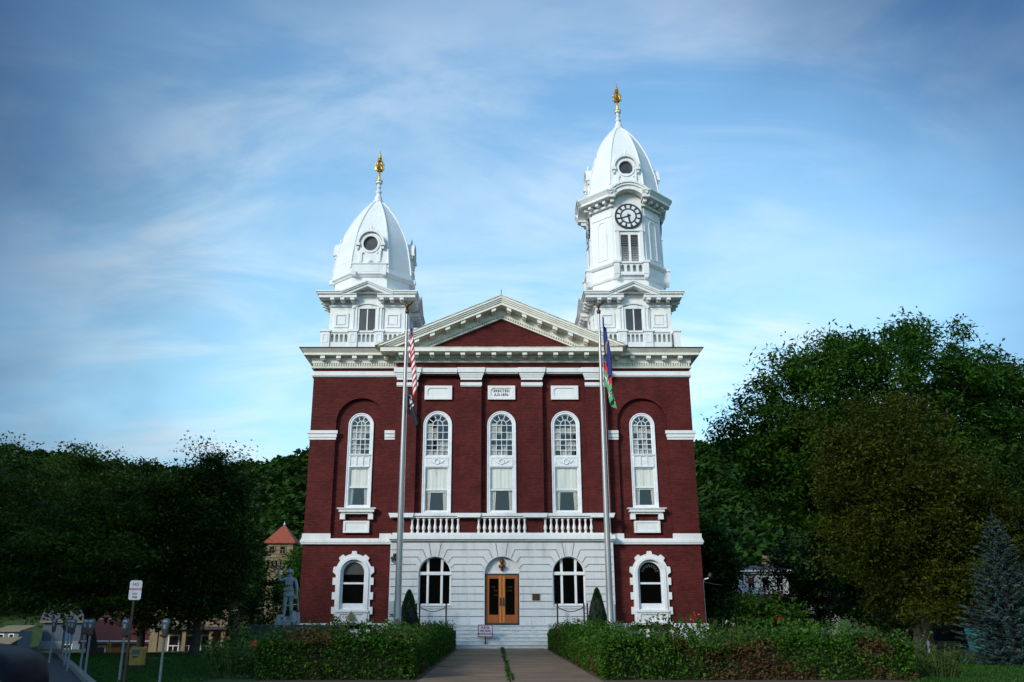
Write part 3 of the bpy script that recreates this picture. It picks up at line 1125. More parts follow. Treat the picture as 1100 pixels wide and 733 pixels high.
def entrance_door():
    c = CX
    mb = MB()
    mb.slab([(c - .93, 1.40), (c - .86, 1.40), (c - .86, 3.98), (c + .86, 3.98), (c + .86, 1.40), (c + .93, 1.40), (c + .93, 4.06), (c - .93, 4.06)], 49.12, 49.24)
    mb.box(c - .86, c + .86, 49.05, 49.3, 1.391, 1.50)
    fr = mb.build('door_frame', 'black', CH)
    for s in (-1, 1):
        a, b = sorted((c + s * .012, c + s * .855))
        mb = MB()
        mb.slab(rect(a, b, 1.505, 3.975), 49.13, 49.19, [rect(a + .17, b - .17, 1.93, 3.80)])
        leaf = mb.build('door', 'oak', CH)
        MB().slab(rect(a + .17, b - .17, 1.93, 3.80), 49.155, 49.165).build('glass', 'glass_dark', leaf)
        a2, b2 = sorted((c + s * .02, c + s * .15))
        MB().box(a2, b2, 49.115, 49.129, 1.52, 3.96).build('stile', 'oak_edge', leaf)
        hb = MB().tube([(c + s * .085, 49.10, 2.42), (c + s * .085, 49.04, 2.45), (c + s * .085, 49.04, 2.75), (c + s * .085, 49.10, 2.78)], .017, 8)
        hb.box(c + s * .085 - .035, c + s * .085 + .035, 49.10, 49.114, 2.38, 2.82)
        hb.build('handle', 'black', leaf)
    # shelves and papers seen through the glass
    mb = MB()
    for k, (x, z) in enumerate(((-.62, 3.36), (-.45, 3.18), (-.42, 2.95), (.30, 3.36), (.28, 3.18))):
        mb.box(c + x, c + x + .26, 49.30, 49.31, z - .035, z + .035)
    mb.build('notice_strip', 'yellow', fr)
    mb = MB()
    mb.slab([(c - .93, 4.06), (c + .93, 4.06)] + arc(c, 4.06, .93, 0, 180, 24)[1:-1], 49.2, 49.3)
    mb.slab(arc(c, 4.47, .38, 0, 350, 24), 49.17, 49.199, [arc(c, 4.47, .35, 0, 350, 24)])
    mb.slab([(c - .9, 4.06), (c + .9, 4.06), (c + .9, 4.13), (c - .9, 4.13)], 49.14, 49.199)
    ty = mb.build('tympanum', 'stone', CH)
    mb = MB()
    mb.lathe([(.02, 4.21), (.07, 4.22), (.10, 4.26), (.05, 4.30), (.055, 4.33), (.17, 4.38), (.20, 4.46), (.15, 4.52), (.075, 4.55), (.075, 4.60)], c, 49.10, 14)
    mb.sphere((c, 49.09, 4.69), .12, 14, 10, (.85, 1, 1.15))
    mb.sphere((c, 48.985, 4.67), .03, 8, 6, (.7, 1, 1.2))
    mb.sphere((c, 49.12, 4.72), .125, 12, 8, (1.05, .9, 1.1))
    mb.build('bust', 'copper_bust', ty, smooth=60)


entrance_door()
mb = MB()
mb.box(CX + 1.62, CX + 2.02, 48.90, 48.944, 2.68, 3.0)
pl = mb.build('wall_plaque', 'bronze', CH)
MB().slab(rect(CX + 1.62, CX + 2.02, 2.68, 3.0), 48.888, 48.899, [rect(CX + 1.65, CX + 1.99, 2.71, 2.97)]).build('plaque_rim', 'copper_bust', pl)

# three inscribed tablets
for d, txt in ((-3.65, False), (0, True), (3.65, False)):
    c = CX + d
    mb = MB()
    k = .12
    ins = [(c - .62 + k, 13.92), (c + .62 - k, 13.92), (c + .62, 13.92 + k), (c + .62, 14.47 - k), (c + .62 - k, 14.47), (c - .62 + k, 14.47), (c - .62, 14.47 - k), (c - .62, 13.92 + k)]
    mb.slab(rect(c - .79, c + .79, 13.79, 14.61), 49.31, 49.398)
    mb.slab(rect(c - .79, c + .79, 13.79, 14.61), 49.26, 49.309, [ins])
    tb = mb.build('stone_tablet', 'white', CH)
    if txt:
        text_mesh("ERECTED", .205, 'ink', 'inscription', tb, (c, 49.304, 14.30), bold=.006, spacing=1.12, depth=.004)
        text_mesh("A.D.1876.", .20, 'ink', 'inscription', tb, (c, 49.304, 14.07), bold=.006, spacing=1.05, depth=.004)


# ------------------------------------------------------------------ main cornice and pediment
def sweep(mb, path, prof):
    """profile (out, z) carried along an open path of (x, y); out is to the right of the walking direction"""
    loops = []
    P = [Vector(p) for p in path]
    for i, p in enumerate(P):
        d0 = (P[i] - P[i - 1]).normalized() if i else (P[1] - P[0]).normalized()
        d1 = (P[i + 1] - P[i]).normalized() if i < len(P) - 1 else d0
        n0, n1 = Vector((d0.y, -d0.x)), Vector((d1.y, -d1.x))
        m = (n0 + n1) / (1 + n0.dot(n1))
        loops.append([(p.x + m.x * o, p.y + m.y * o, z) for o, z in prof])
    mb.loft(loops)
    return mb


def side_path(s, inner=6.07):
    if s < 0:
        return [(CX - 10.96, 79.5), (CX - 10.96, 49.5), (CX - inner, 49.5)]
    return [(CX + inner, 49.5), (CX + 10.96, 49.5), (CX + 10.96, 79.5)]


for s in (-1, 1):
    mb = MB()
    p = side_path(s)
    sweep(mb, p, [(0, 15.70), (.14, 15.70), (.16, 15.80), (.03, 15.805), (.03, 16.0), (.14, 16.01), (.14, 16.38), (0, 16.38)])
    u = 6.2
    while u < 11.0:
        x = CX + s * u
        mb.box(x - .034, x + .034, 49.5 - .155, 49.5 - .031, 15.82, 15.998)
        u += .14
    sweep(mb, p, [(0, 16.381), (.50, 16.39), (.50, 16.385), (.56, 16.385), (.56, 16.50), (0, 16.50)])
    sweep(mb, p, [(0, 16.501), (.54, 16.501), (.59, 16.56), (.72, 16.70), (.74, 16.73), (0, 16.73)])
    c = mb.build('cornice', 'cream', CH)
    mb = MB()
    sweep(mb, p, [(0, 16.731), (.75, 16.731), (.80, 16.76), (.80, 16.79), (0, 16.80)])
    mb.build('gutter', 'gutter', c)
    first = None
    for i in range(5):
        x = CX + s * (6.72 + .925 * i)
        if first is None:
            first = MB().box(-.13, .13, -.50, -.141, -.19, -.001).box(-.10, .10, -.42, -.141, -.25, -.191).build('bracket', 'cream', c, loc=(x, 49.5, 16.38))
        else:
            dup(first, c, (x, 49.5, 16.38))

mb = MB()
pp = [(CX - 6.06, 51.5), (CX - 6.06, 49.1), (CX + 6.06, 49.1), (CX + 6.06, 51.5)]
sweep(mb, pp, [(0, 15.93), (.15, 15.93), (.17, 16.0), (.03, 16.005), (.03, 16.19), (.15, 16.2), (.15, 16.38), (0, 16.38)])
x = -6.0
while x < 6.01:
    mb.box(CX + x - .034, CX + x + .034, 49.1 - .165, 49.1 - .031, 16.02, 16.188)
    x += .14
sweep(mb, pp, [(0, 16.381), (.82, 16.39), (.82, 16.383), (.9, 16.383), (.9, 16.62), (0, 16.62)])
pc = mb.build('cornice', 'cream', CH)
mb = MB()
sweep(mb, pp, [(0, 16.621), (.92, 16.621), (.92, 16.66), (0, 16.70)])
mb.build('flashing', 'rust', pc)
first = None
for k in range(-7, 7):
    x = CX + (k + .5) * .89
    if first is None:
        first = MB().box(-.13, .13, -.80, -.151, -.18, -.001).box(-.10, .10, -.62, -.151, -.24, -.181).build('bracket', 'cream', pc, loc=(x, 49.1, 16.38))
    else:
        dup(first, pc, (x, 49.1, 16.38))


def pediment():
    ZB = 16.70
    PK, SL = 19.72, .424

    def chev(o1, o2, zb=ZB):
        xo, xi = (PK - o1 - zb) / SL, (PK - o2 - zb) / SL
        return [(CX - xo, zb), (CX - xi, zb), (CX, PK - o2), (CX + xi, zb), (CX + xo, zb), (CX, PK - o1)]
    zr = lambda x, o: PK - SL * abs(x - CX) - o
    mb = MB()
    xi = (PK - 1.0 - ZB) / SL
    mb.slab([(CX - xi, ZB - .3), (CX + xi, ZB - .3), (CX + xi, ZB), (CX, PK - 1.0), (CX - xi, ZB)], 49.12, 49.4)
    tymp = mb.build('tympanum', 'brick', CH)
    mb = MB()
    yw = 49.1
    mb.slab(chev(-.02, .10), yw - 1.0, 60)
    mb.slab(chev(.10, .20), yw - .94, 60)
    mb.slab(chev(.20, .30), yw - .88, 60)
    mb.slab(chev(.30, .47), yw - .82, 49.6)
    mb.slab(chev(.47, .90), yw - .14, 49.6)
    mb.slab(chev(.90, 1.02), yw - .03, 49.6)
    mb.slab(chev(1.02, 1.10), yw - .16, 49.6)
    x = .07
    while x < 5.2:
        for s in (-1, 1):
            xx = CX + s * x
            z = zr(xx, .90)
            if z - .12 > ZB + .02:
                mb.slab([(xx - .035, zr(xx - .035, 1.0)), (xx + .035, zr(xx + .035, 1.0)), (xx + .035, zr(xx + .035, .9) - .002), (xx - .035, zr(xx - .035, .9) - .002)], yw - .16, yw - .031)
        x += .14
    rk = mb.build('raking_cornice', 'cream', CH)
    for s in (-1, 1):
        for i in range(6):
            x = CX + s * (i + .5) * .89
            if zr(x + s * .13, .47) - .22 < ZB: continue
            m2 = MB().slab([(x - .13, zr(x - .13, .66)), (x + .13, zr(x + .13, .66)), (x + .13, zr(x + .13, .472)), (x - .13, zr(x - .13, .472))], yw - .76, yw - .141)
            m2.slab([(x - .10, zr(x - .10, .72)), (x + .10, zr(x + .10, .72)), (x + .10, zr(x + .10, .662)), (x - .10, zr(x - .10, .662))], yw - .6, yw - .141)
            m2.build('bracket', 'cream', rk)
    MB().slab(chev(-.07, -.021), yw - 1.02, 60).build('flashing', 'rust', rk)
    MB().tube([(CX, 49, PK), (CX, 49, PK + .75)], .02, 6).build('lightning_rod', 'black', rk)


pediment()
mb = MB()
mb.box(CX - 10.9, CX + 10.9, 49.6, 79.8, 16.45, 16.72)
mb.slab([(CX - 10.6, 16.73), (CX + 10.6, 16.73), (CX + 3, 18.3), (CX - 3, 18.3)], 56, 78)
mb.build('roof', 'roof', CH)

# steps and landing
mb = MB()
mb.box(CX - 5.6, CX + 5.6, 48.0, 48.983, G - .2, 1.385)
n = 6
rise = (1.385 - (G + .03)) / n
for i in range(n - 1):
    mb.box(CX - 2.75 - .0, CX + 2.75, 46.70 + .26 * i, 46.70 + .26 * (i + 1) - (0.0 if i < n - 2 else .002), G - .2, G + .03 + rise * (i + 1))
st = mb.build('entrance_steps', 'step', CH)
mb = MB()
for i in range(n):
    z = G + .03 + rise * (i + 1)
    y0 = 46.70 + .26 * i if i < n - 1 else 48.0
    w_ = 2.76 if i < n - 1 else 5.62
    mb.box(CX - w_, CX + w_, y0 - .035, y0 + .1, z - .035, z + .006)
mb.build('nosing', 'stone', st)

# fittings on the wall: camera, boxes, lamp with its conduit
mb = MB().box(CX - 6.03, CX - 5.75, 48.66, 48.944, 2.02 - .05, 2.62)
M['box_grey'] = mat('grey_meter_box', (0.42, 0.44, 0.46), 0.5)
mb.build('utility_box', 'box_grey', CH)
MB().box(CX + 5.72, CX + 5.98, 48.7, 48.944, 1.6, 2.5).build('utility_box', 'box_grey', CH)
mb = MB().tube([(CX - 5.95, 48.94, 4.72), (CX - 5.95, 48.75, 4.70), (CX - 5.8, 48.66, 4.76)], .035, 8)
mb.tube([(CX - 5.95, 48.8, 4.86), (CX - 5.72, 48.58, 4.78)], .09, 10)
mb.sphere((CX - 5.78, 48.66, 5.0), .11, 10, 8)
mb.build('security_camera', 'black', CH, smooth=40)
mb = MB().tube([(CX + 11.0, 49.7, 1.5), (CX + 11.0, 49.7, 3.6), (CX + 11.04, 49.66, 3.78), (CX + 11.28, 49.55, 3.85)], .035, 8)
cd = mb.build('conduit', 'sash', CH, smooth=50)
MB().lathe([(.03, 3.88), (.13, 3.9), (.15, 3.96), (.1, 4.1), (.04, 4.14)], CX + 11.36, 49.5, 12).build('flood_lamp', 'black', cd, smooth=40)


# ------------------------------------------------------------------ the two towers
TY = 52.27


def fit(mb, sx, sy, dz=0.0):
    """draw a part in towards its tower's axis and drop it"""
    mb.v = [(x * sx, y * sy, z + dz) for x, y, z in mb.v]
    return mb



def octo(hw, f):
    return [(-f, -hw), (f, -hw), (hw, -f), (hw, f), (f, hw), (-f, hw), (-hw, f), (-hw, -f)]


FR = 0.475                                  # half width of a front facet over the half width of the octagon


def oct_loft(mb, prof, fr=FR):
    mb.loft([[(x, y, z) for x, y in octo(hw, hw * fr)] for hw, z in prof])
    return mb


def four(first, parent, cx):
    for k in (1, 2, 3):
        dup(first, parent, (cx, TY, 0), R(90 * k))


def lower_stage(cx, name, label):
    L = (cx, TY, 0)
    mb = MB()
    mb.box(-2.27, 2.27, -2.27, 2.27, 16.4, 20.05)
    st = len(mb.v)
    mb.slab(rect(-.97, .97, 16.8, 20.04), -2.36, -2.271, [rect(-.48, -.035, 18.18, 19.55) + [], rect(.035, .48, 18.18, 19.55)])
    for s in (-1, 1):
        mb.slab(rect(s * .74 - .13, s * .74 + .13, 17.9, 19.75), -2.42, -2.361, [rect(s * .74 - .05, s * .74 + .05, 18.2, 19.6)])
        c = s * 1.56
        mb.slab(rect(c - .43, c + .43, 18.4, 19.30), -2.33, -2.271, [rect(c - .30, c + .30, 18.53, 19.17)])
        mb.slab(rect(c - .24, c + .24, 18.59, 19.11), -2.31, -2.271)
        mb.box(min(s * 1.0, s * 2.27), max(s * 1.0, s * 2.27), -2.37, -2.271, 19.72, 19.80)
    mb.slab(arc(0, 18.35, 1.62, 54, 126, 12) + arc(0, 18.35, 1.50, 126, 54, 12), -2.46, -2.361)
    mb.slab([(-.52, 19.56), (.52, 19.56), (.52, 19.62)] + arc(0, 19.0, .81, 50, 130, 8)[1:-1] + [(-.52, 19.62)], -2.40, -2.361)
    mb.rot4(st)
    body = mb.build(name, 'white', CH, loc=L)
    if label:
        body['label'] = label
    # windows
    w = MB().box(-.5, .5, -2.33, -2.275, 18.16, 19.57).build('window', 'louvre_dark', body, loc=L)
    four(w, body, cx)
    # cornice with broken gables
    mb = MB()
    st = len(mb.v)
    for s in (-1, 1):
        a, b = sorted((s * .64, s * 2.27))
        mb.box(a, b, -3.0, -2.27, 20.12, 20.30).box(a, b, -3.06, -2.27, 20.30, 20.34)
        mb.slab([(s * .98, 20.341), (s * 3.1, 20.341), (s * 3.1, 20.47), (s * 1.4, 20.47)], -3.12, -2.27) if False else None
    # corner block
    mb.box(2.27, 3.0, -3.0, -2.27, 20.12, 20.30).box(2.27, 3.06, -3.06, -2.27, 20.30, 20.34)
    PK, SL = 21.20, .43
    z = lambda x, o: PK - SL * abs(x) - o
    for o1, o2, yy in ((.0, .10, -3.16), (.10, .19, -3.10), (.19, .36, -3.02)):
        xe = 1.62
        mb.slab([(-xe, z(xe, o2)), (0, z(0, o2)), (xe, z(xe, o2)), (xe, z(xe, o1)), (0, z(0, o1)), (-xe, z(xe, o1))], yy, -1.2)
    for s in (-1, 1):
        a, b = sorted((s * 1.62, s * 2.27))
        mb.box(a, b, -3.16, -2.27, 20.44, 20.52).box(a, b, -3.10, -2.27, 20.34, 20.44)
    mb.box(2.27, 3.16, -3.16, -2.27, 20.44, 20.52).box(2.27, 3.10, -3.10, -2.27, 20.341, 20.44)
    mb.slab([(-.95, 20.05), (.95, 20.05), (.95, 20.4), (0, 20.84), (-.95, 20.4)], -2.40, -2.2)
    mb.slab([(-.42, 20.3), (.42, 20.3), (.42, 20.38), (0, 20.56), (-.42, 20.38)], -2.46, -2.401)
    mb.slab(rect(-2.27, -.97, 19.86, 20.12), -2.33, -2.271)
    mb.slab(rect(.97, 2.27, 19.86, 20.12), -2.33, -2.271)
    mb.rot4(st)
    mb.box(-2.27, 2.27, -2.27, 2.27, 20.06, 20.49)
    mb.loft([[(-2.9, -2.9, 20.5), (2.9, -2.9, 20.5), (2.9, 2.9, 20.5), (-2.9, 2.9, 20.5)], [(-2.0, -2.0, 20.8), (2.0, -2.0, 20.8), (2.0, 2.0, 20.8), (-2.0, 2.0, 20.8)]])
    fit(mb, .965, .965).build('cornice', 'white', body, loc=L)
    first = None
    mbk = MB()
    for k in range(4):
        for x in (-2.08, -1.48, -.88, .88, 1.48, 2.08):
            q = Matrix.Rotation(R(90 * k), 3, 'Z') @ Vector((x, -2.331, 20.12))
            if first is None:
                mb = MB().box(-.12, .12, -.55, 0, -.14, -.002).box(-.09, .09, -.40, 0, -.21, -.141)
                first = mb.build('bracket', 'white', body, loc=(cx + q.x, TY + q.y, q.z))
            else:
                dup(first, body, (cx + q.x, TY + q.y, q.z), R(90 * k))
    # balustrade round the foot
    mb = MB()
    st = len(mb.v)
    for x in (-2.55, -.82, .82):
        mb.box(x - .28, x + .28, -2.83, -2.45, 17.0, 18.02).box(x - .34, x + .34, -2.89, -2.40, 18.02, 18.16)
        mb.slab(rect(x - .18, x + .18, 17.35, 17.9), -2.85, -2.831, [rect(x - .12, x + .12, 17.42, 17.83)])
    for a, b in ((-2.27, -1.10), (-.54, .54), (1.10, 2.27)):
        n = 4
        w_ = (b - a) / n
        hs = [archpoly(a + (i + .5) * w_, .095, 17.40, 17.80, 8) for i in range(n)]
        mb.slab(rect(a, b, 17.0, 17.98), -2.74, -2.55, hs)
        mb.box(a + .06, b - .06, -2.80, -2.50, 17.98, 18.10)
    mb.rot4(st)
    fit(mb, .945, .945).build('balustrade', 'white', body, loc=L)
    return body, L


def round_dormer(mb, y, zc, zb, r=.43):
    """round-headed surround holding a round window, repeated on four sides"""
    st = len(mb.v)
    mb.slab(archpoly(0, .74, zb, zc, 24), y, y + 1.2, [arc(0, zc, r, 0, 345, 23)])
    mb.slab(arc(0, zc, r + .13, 0, 345, 23), y - .06, y - .001, [arc(0, zc, r, 0, 345, 23)])
    mb.slab(arc(0, zc, .92, 0, 180, 20) + arc(0, zc, .77, 180, 0, 20), y - .17, y + 1.0)
    for s in (-1, 1):
        mb.box(s * .84 - .14, s * .84 + .14, y - .2, y + .6, zc - .16, zc - .002)
        mb.box(s * .84 - .07, s * .84 + .07, y - .10, y + .6, zc - .36, zc - .162)
        mb.box(s * .62 - .09, s * .62 + .09, y - .07, y - .001, zb + .08, zc - .5)
        mb.sphere((s * .5, y - .05, zc - .62), .075, 8, 6)
    mb.lathe([(.16, zb + .02), (.17, zb + .14), (.1, zb + .2)], 0, y - .02, 10)
    mb.rot4(st)
    return mb


def crest(mb, y, z):
    st = len(mb.v)
    mb.lathe([(.10, z), (.12, z + .08), (.05, z + .14), (.08, z + .22), (.05, z + .32), (.015, z + .42)], 0, y, 8)
    for s in (-1, 1):
        mb.tube([(s * .05, y, z + .06), (s * .2, y, z + .05), (s * .22, y, z + .14), (s * .13, y, z + .16)], .03, 6)
    mb.rot4(st)
    return mb


def dome_part(body, L, prof, dz, dzb, dy, blk, k):
    mb = MB()
    oct_loft(mb, prof)
    dome = fit(mb, k, k).build('dome', 'dome_shingle', body, loc=L)
    mb = MB()
    for c in range(8):
        path = []
        for hw, z in prof[1:]:
            x, y = octo(hw, hw * FR)[c]
            path.append((x, y, z))
        mb.tube(path, [.065] * (len(path) - 1) + [.04], 6)
    fit(mb, k, k).build('rib', 'white', body, loc=L, smooth=50)
    mb = MB()
    if blk:
        st = len(mb.v)
        mb.box(-1.14, 1.14, dy - .12, dy + .6, blk[0], blk[1]).box(-1.2, 1.2, dy - .17, dy + .6, blk[1], blk[1] + .07)
        for s in (-1, 1):
            mb.box(s * 1.0 - .14, s * 1.0 + .14, dy - .32, dy + .2, blk[0] - .26, blk[0] - .002)
        mb.rot4(st)
    round_dormer(mb, dy, dz, dzb, .49)
    crest(mb, dy + .1, dz + .93)
    fit(mb, k, k).build('dormer', 'white', body, loc=L, smooth=35)
    w = fit(MB().slab(arc(0, dz, .51, 0, 345, 23), dy + .12, dy + .16), k, k).build('round_window', 'louvre_dark', body, loc=L)
    four(w, body, L[0])
    return dome


def finial(body, L, z0, zg, zt):
    """white turned shaft up to zg, gilded openwork up to zt"""
    h = zg - z0
    pr = [(.34, 0), (.36, .08), (.25, .16), (.27, .20), (.17, .36), (.13, .44), (.20, .50), (.20, .54), (.10, .60), (.13, .70), (.17, .74), (.10, .80), (.12, .88), (.22, .92), (.22, 1.0)]
    MB().lathe([(r, z0 + k * h) for r, k in pr], 0, 0, 14).build('finial_shaft', 'white', body, loc=L, smooth=40)
    H = zt - zg
    mb = MB()
    mb.lathe([(.24, zg), (.25, zg + .05), (.08, zg + .10), (.065, zg + .30 * H), (.10, zg + .32 * H), (.19, zg + .34 * H), (.14, zg + .37 * H), (.06, zg + .40 * H), (.05, zg + .62 * H),
              (.15, zg + .655 * H), (.10, zg + .70 * H), (.13, zg + .72 * H), (.085, zg + .76 * H), (.10, zg + .79 * H), (.06, zg + .83 * H), (.07, zg + .85 * H), (.035, zg + .9 * H), (.012, zt)], 0, 0, 12)
    for k in range(6):
        a = R(60 * k)
        pts = []
        for i in range(11):
            t = i / 10
            r = .07 + .20 * math.sin(math.pi * t) ** .7
            pts.append((r * math.cos(a), r * math.sin(a), zg + H * (.35 + .32 * t)))
        mb.tube(pts, .042, 6)
        mb.tube([(.20 * math.cos(a), .20 * math.sin(a), zg + .37 * H), (.29 * math.cos(a), .29 * math.sin(a), zg + .37 * H), (.30 * math.cos(a), .30 * math.sin(a), zg + .41 * H)], .03, 6)
        mb.sphere((.17 * math.cos(a + .5), .17 * math.sin(a + .5), zg + .52 * H), .05, 6, 5)
    mb.build('gilded_finial', 'gold', body, loc=L, smooth=50)


M['louvre_dark'] = mat('dark_louvred_opening', (0.05, 0.052, 0.06), 0.5, (0.022, 0.024, 0.03), 1.5)


def dome_shingle():
    m = brick_mat('dome_shingle', (0.77, 0.79, 0.80), (0.74, 0.76, 0.77), (0.69, 0.71, 0.72), 0.5, 0.19, 0.010, 0.08)
    b = m.node_tree.nodes['Principled BSDF']
    b.inputs['Roughness'].default_value = 0.42
    return m


M['dome_shingle'] = dome_shingle()

# ---- left: cupola
body, L = lower_stage(-7.70, 'cupola_tower', 'shorter left tower with a dome straight above its gabled stage')
mb = MB()
oct_loft(mb, [(2.52, 20.5), (2.52, 21.66), (2.60, 21.66), (2.64, 21.73), (2.76, 21.8), (2.76, 21.88), (2.70, 21.90)])
fit(mb, .91, .91).build('drum', 'white', body, loc=L)
prof = [(2.71, 21.88), (2.65, 22.2), (2.54, 23.0), (2.46, 23.45), (2.37, 23.95), (2.24, 24.5), (2.06, 25.0), (1.86, 25.45), (1.62, 25.95), (1.35, 26.42), (1.08, 26.83), (.80, 27.22), (.48, 27.6), (.20, 27.88)]
dome_part(body, L, prof, 23.84, 22.54, -2.60, (21.93, 22.44), .92)
finial(body, L, 27.74, 29.35, 31.7)

# ---- right: clock tower
body, L = lower_stage(8.33, 'clock_tower', 'taller right tower with a clock stage under its dome')
mb = MB()
oct_loft(mb, [(2.46, 20.5), (2.46, 21.78), (2.55, 21.80), (2.60, 21.9), (2.60, 21.98), (2.46, 22.0), (2.46, 22.72), (2.58, 22.74), (2.66, 22.84), (2.66, 22.94), (2.42, 22.96), (2.36, 26.2), (2.35, 27.7)])
st = len(mb.v)
# front bay: louvred window frame, tympanum behind the clock
mb.slab([(-.98, 22.95), (.98, 22.95), (.93, 27.2)] + arc(0, 26.4, 1.2, 42, 138, 10) + [(-.93, 27.2)], -2.50, -2.2, [rect(-.60, -.08, 23.0, 24.78), rect(.08, .60, 23.0, 24.78)])
for s in (-1, 1):
    mb.slab(rect(s * .82 - .12, s * .82 + .12, 23.25, 25.0), -2.58, -2.501)
    mb.box(s * .80 - .16, s * .80 + .16, -2.62, -2.501, 22.97, 23.25)
mb.box(-1.0, 1.0, -2.62, -2.501, 25.0, 25.08)
# sunk panels on the diagonal faces
c45 = len(mb.v)
d0 = (2.42 + 2.42 * FR) / math.sqrt(2)
d1 = (2.355 + 2.355 * FR) / math.sqrt(2)
tilt = (d0 - d1) / 3.2


def diag(poly, t, holes=()):
    o = len(mb.v)
    mb.slab(poly, 0, t, holes)
    for i in range(o, len(mb.v)):
        x, yy, z = mb.v[i]
        d = d0 - (z - 22.96) * tilt + .045 - yy
        x2, y2 = x, -d
        mb.v[i] = (x2 * math.cos(R(45)) - y2 * math.sin(R(45)), x2 * math.sin(R(45)) + y2 * math.cos(R(45)), z)


diag(archpoly(0, .42, 23.25, 25.55, 12), .05, [archpoly(0, .32, 23.33, 25.55, 12)])
diag(rect(-.86, .86, 26.1, 26.26), .06)
diag([(-.3, 22.3), (.3, 22.3), (.3, 22.55), (-.3, 22.55)], .06)
# stepped consoles under the diagonal cornice
for x in (-.72, 0, .72):
    diag(rect(x - .12, x + .12, 26.88, 27.06), .0 + .06)
mb.rot4(st)
CK, CD = .90, -.27
shaft = fit(mb, CK, CK, CD).build('clock_stage', 'white', body, loc=L)
# cornice: round arch over each clock, straight lengths across the diagonals
mb = MB()
st = len(mb.v)
hw = 2.36
f = hw * FR
pth = [(.92, -hw), (f + .001, -hw), (hw, -f - .001), (hw, -.92)]
pth = [(.92, -hw), (f, -hw), (hw, -f), (hw, -.92)]
sweep(mb, pth, [(0, 26.72), (.14, 26.74), (.16, 26.86), (0, 26.86)])
sweep(mb, pth, [(0, 27.10), (.66, 27.12), (.72, 27.12), (.72, 27.30), (0, 27.30)])
sweep(mb, pth, [(0, 27.301), (.74, 27.301), (.78, 27.38), (.90, 27.52), (.90, 27.58), (0, 27.62)])
for s in (-1, 1):
    mb.box(s * 1.12 - .11, s * 1.12 + .11, -2.86, -2.37, 26.88, 27.098)
o = len(mb.v)
for x in (-.62, .0, .62):
    mb.box(x - .11, x + .11, -(hw + f) / math.sqrt(2) - .5, -(hw + f) / math.sqrt(2) + .02, 26.88, 27.098)
for i in range(o, len(mb.v)):
    x, yy, z = mb.v[i]
    mb.v[i] = (x * math.cos(R(45)) - yy * math.sin(R(45)), x * math.sin(R(45)) + yy * math.cos(R(45)), z)
zc = 26.36
mb.slab(arc(0, zc, 1.80, 40, 140, 24) + arc(0, zc, 1.68, 140, 40, 24), -3.28, -1.6)
mb.slab(arc(0, zc, 1.68, 38, 142, 24) + arc(0, zc, 1.54, 142, 38, 24), -3.20, -1.6)
mb.slab(arc(0, zc, 1.54, 36, 144, 24) + arc(0, zc, 1.27, 144, 36, 24), -3.10, -1.6)
mb.rot4(st)
oct_loft(mb, [(2.3, 27.3), (2.5, 27.63), (2.5, 28.1)])
fit(mb, .92, .92, CD).build('cornice', 'white', body, loc=L, smooth=30)
# balcony in front of the louvres
mb = MB()
st = len(mb.v)
for s in (-1, 1):
    x = s * .95
    mb.box(x - .17, x + .17, -2.90, -2.46, 22.05, 22.78).box(x - .24, x + .24, -2.96, -2.46, 22.78, 22.92)
    mb.slab([(x - .2, 22.05), (x - .08, 21.80), (x + .08, 21.80), (x + .2, 22.05)], -2.86, -2.5)
mb.slab(rect(-.78, .78, 22.0, 22.74), -2.80, -2.62, [archpoly(-.78 + (i + .5) * .39, .115, 22.2, 22.55, 8) for i in range(4)])
mb.box(-.71, .71, -2.88, -2.56, 22.74, 22.86)
four(fit(mb, .94, CK, CD).build('balcony', 'white', body, loc=L), body, L[0])
mb = MB()
for a in (-.295, .295):
    mb.box(a - .235, a + .235, -2.40, -2.36, 22.98, 24.80)
    for k in range(15):
        z = 23.04 + k * .118
        mb.add([(a - .225, -2.40, z + .08), (a + .225, -2.40, z + .08), (a + .225, -2.48, z), (a - .225, -2.48, z)], [(0, 1, 2, 3)])
w = fit(mb, 1.0, CK, CD).build('louvred_window', 'louvre', body, loc=L)
four(w, body, L[0])
# clock
mb = MB()
ZC, YC = 25.74, -2.29
mb.slab(arc(0, ZC, .86, 0, 350, 35), YC - .05, YC + .03)
clock = mb.build('clock_dial', 'ink', body, loc=L)
mb = MB()
mb.slab(arc(0, ZC, .43, 0, 345, 23), YC - .058, YC - .051)
for k in range(12):
    a = 30 * k
    w_ = 10.2
    p = arc(0, ZC, .74, a - w_ * .9, a + w_ * .9, 3) + arc(0, ZC, .53, a + w_, a - w_, 3)
    mb.slab(p, YC - .058, YC - .051)
face = mb.build('clock_numerals', 'sign_white', body, loc=L)


def hand(ang, ln, w0):
    d = Vector((math.sin(R(ang)), math.cos(R(ang))))
    n = Vector((-d.y, d.x))
    c = Vector((0, ZC))
    pts = [c - d * .14 - n * w0, c - d * .14 + n * w0, c + d * ln * .8 + n * w0 * .9, c + d * ln, c + d * ln * .8 - n * w0 * .9]
    return MB().slab([p[:] for p in pts], YC - .085, YC - .07)


h1 = hand(252, .70, .045).build('clock_hand', 'ink', body, loc=L)
h2 = hand(171, .50, .06).build('clock_hand', 'ink', body, loc=L)
for o in (clock, face, h1, h2):
    for k in (1, 2, 3):
        dup(o, body, (L[0], TY, 0), R(90 * k))
prof = [(2.46, 27.3), (2.44, 28.0), (2.36, 28.7), (2.26, 29.3), (2.10, 29.9), (1.90, 30.6), (1.66, 31.2), (1.38, 31.8), (1.05, 32.35), (.72, 32.8), (.40, 33.15), (.18, 33.35)]
dome_part(body, L, prof, 29.16, 27.75, -2.46, None, .91)
finial(body, L, 33.22, 34.7, 36.95)


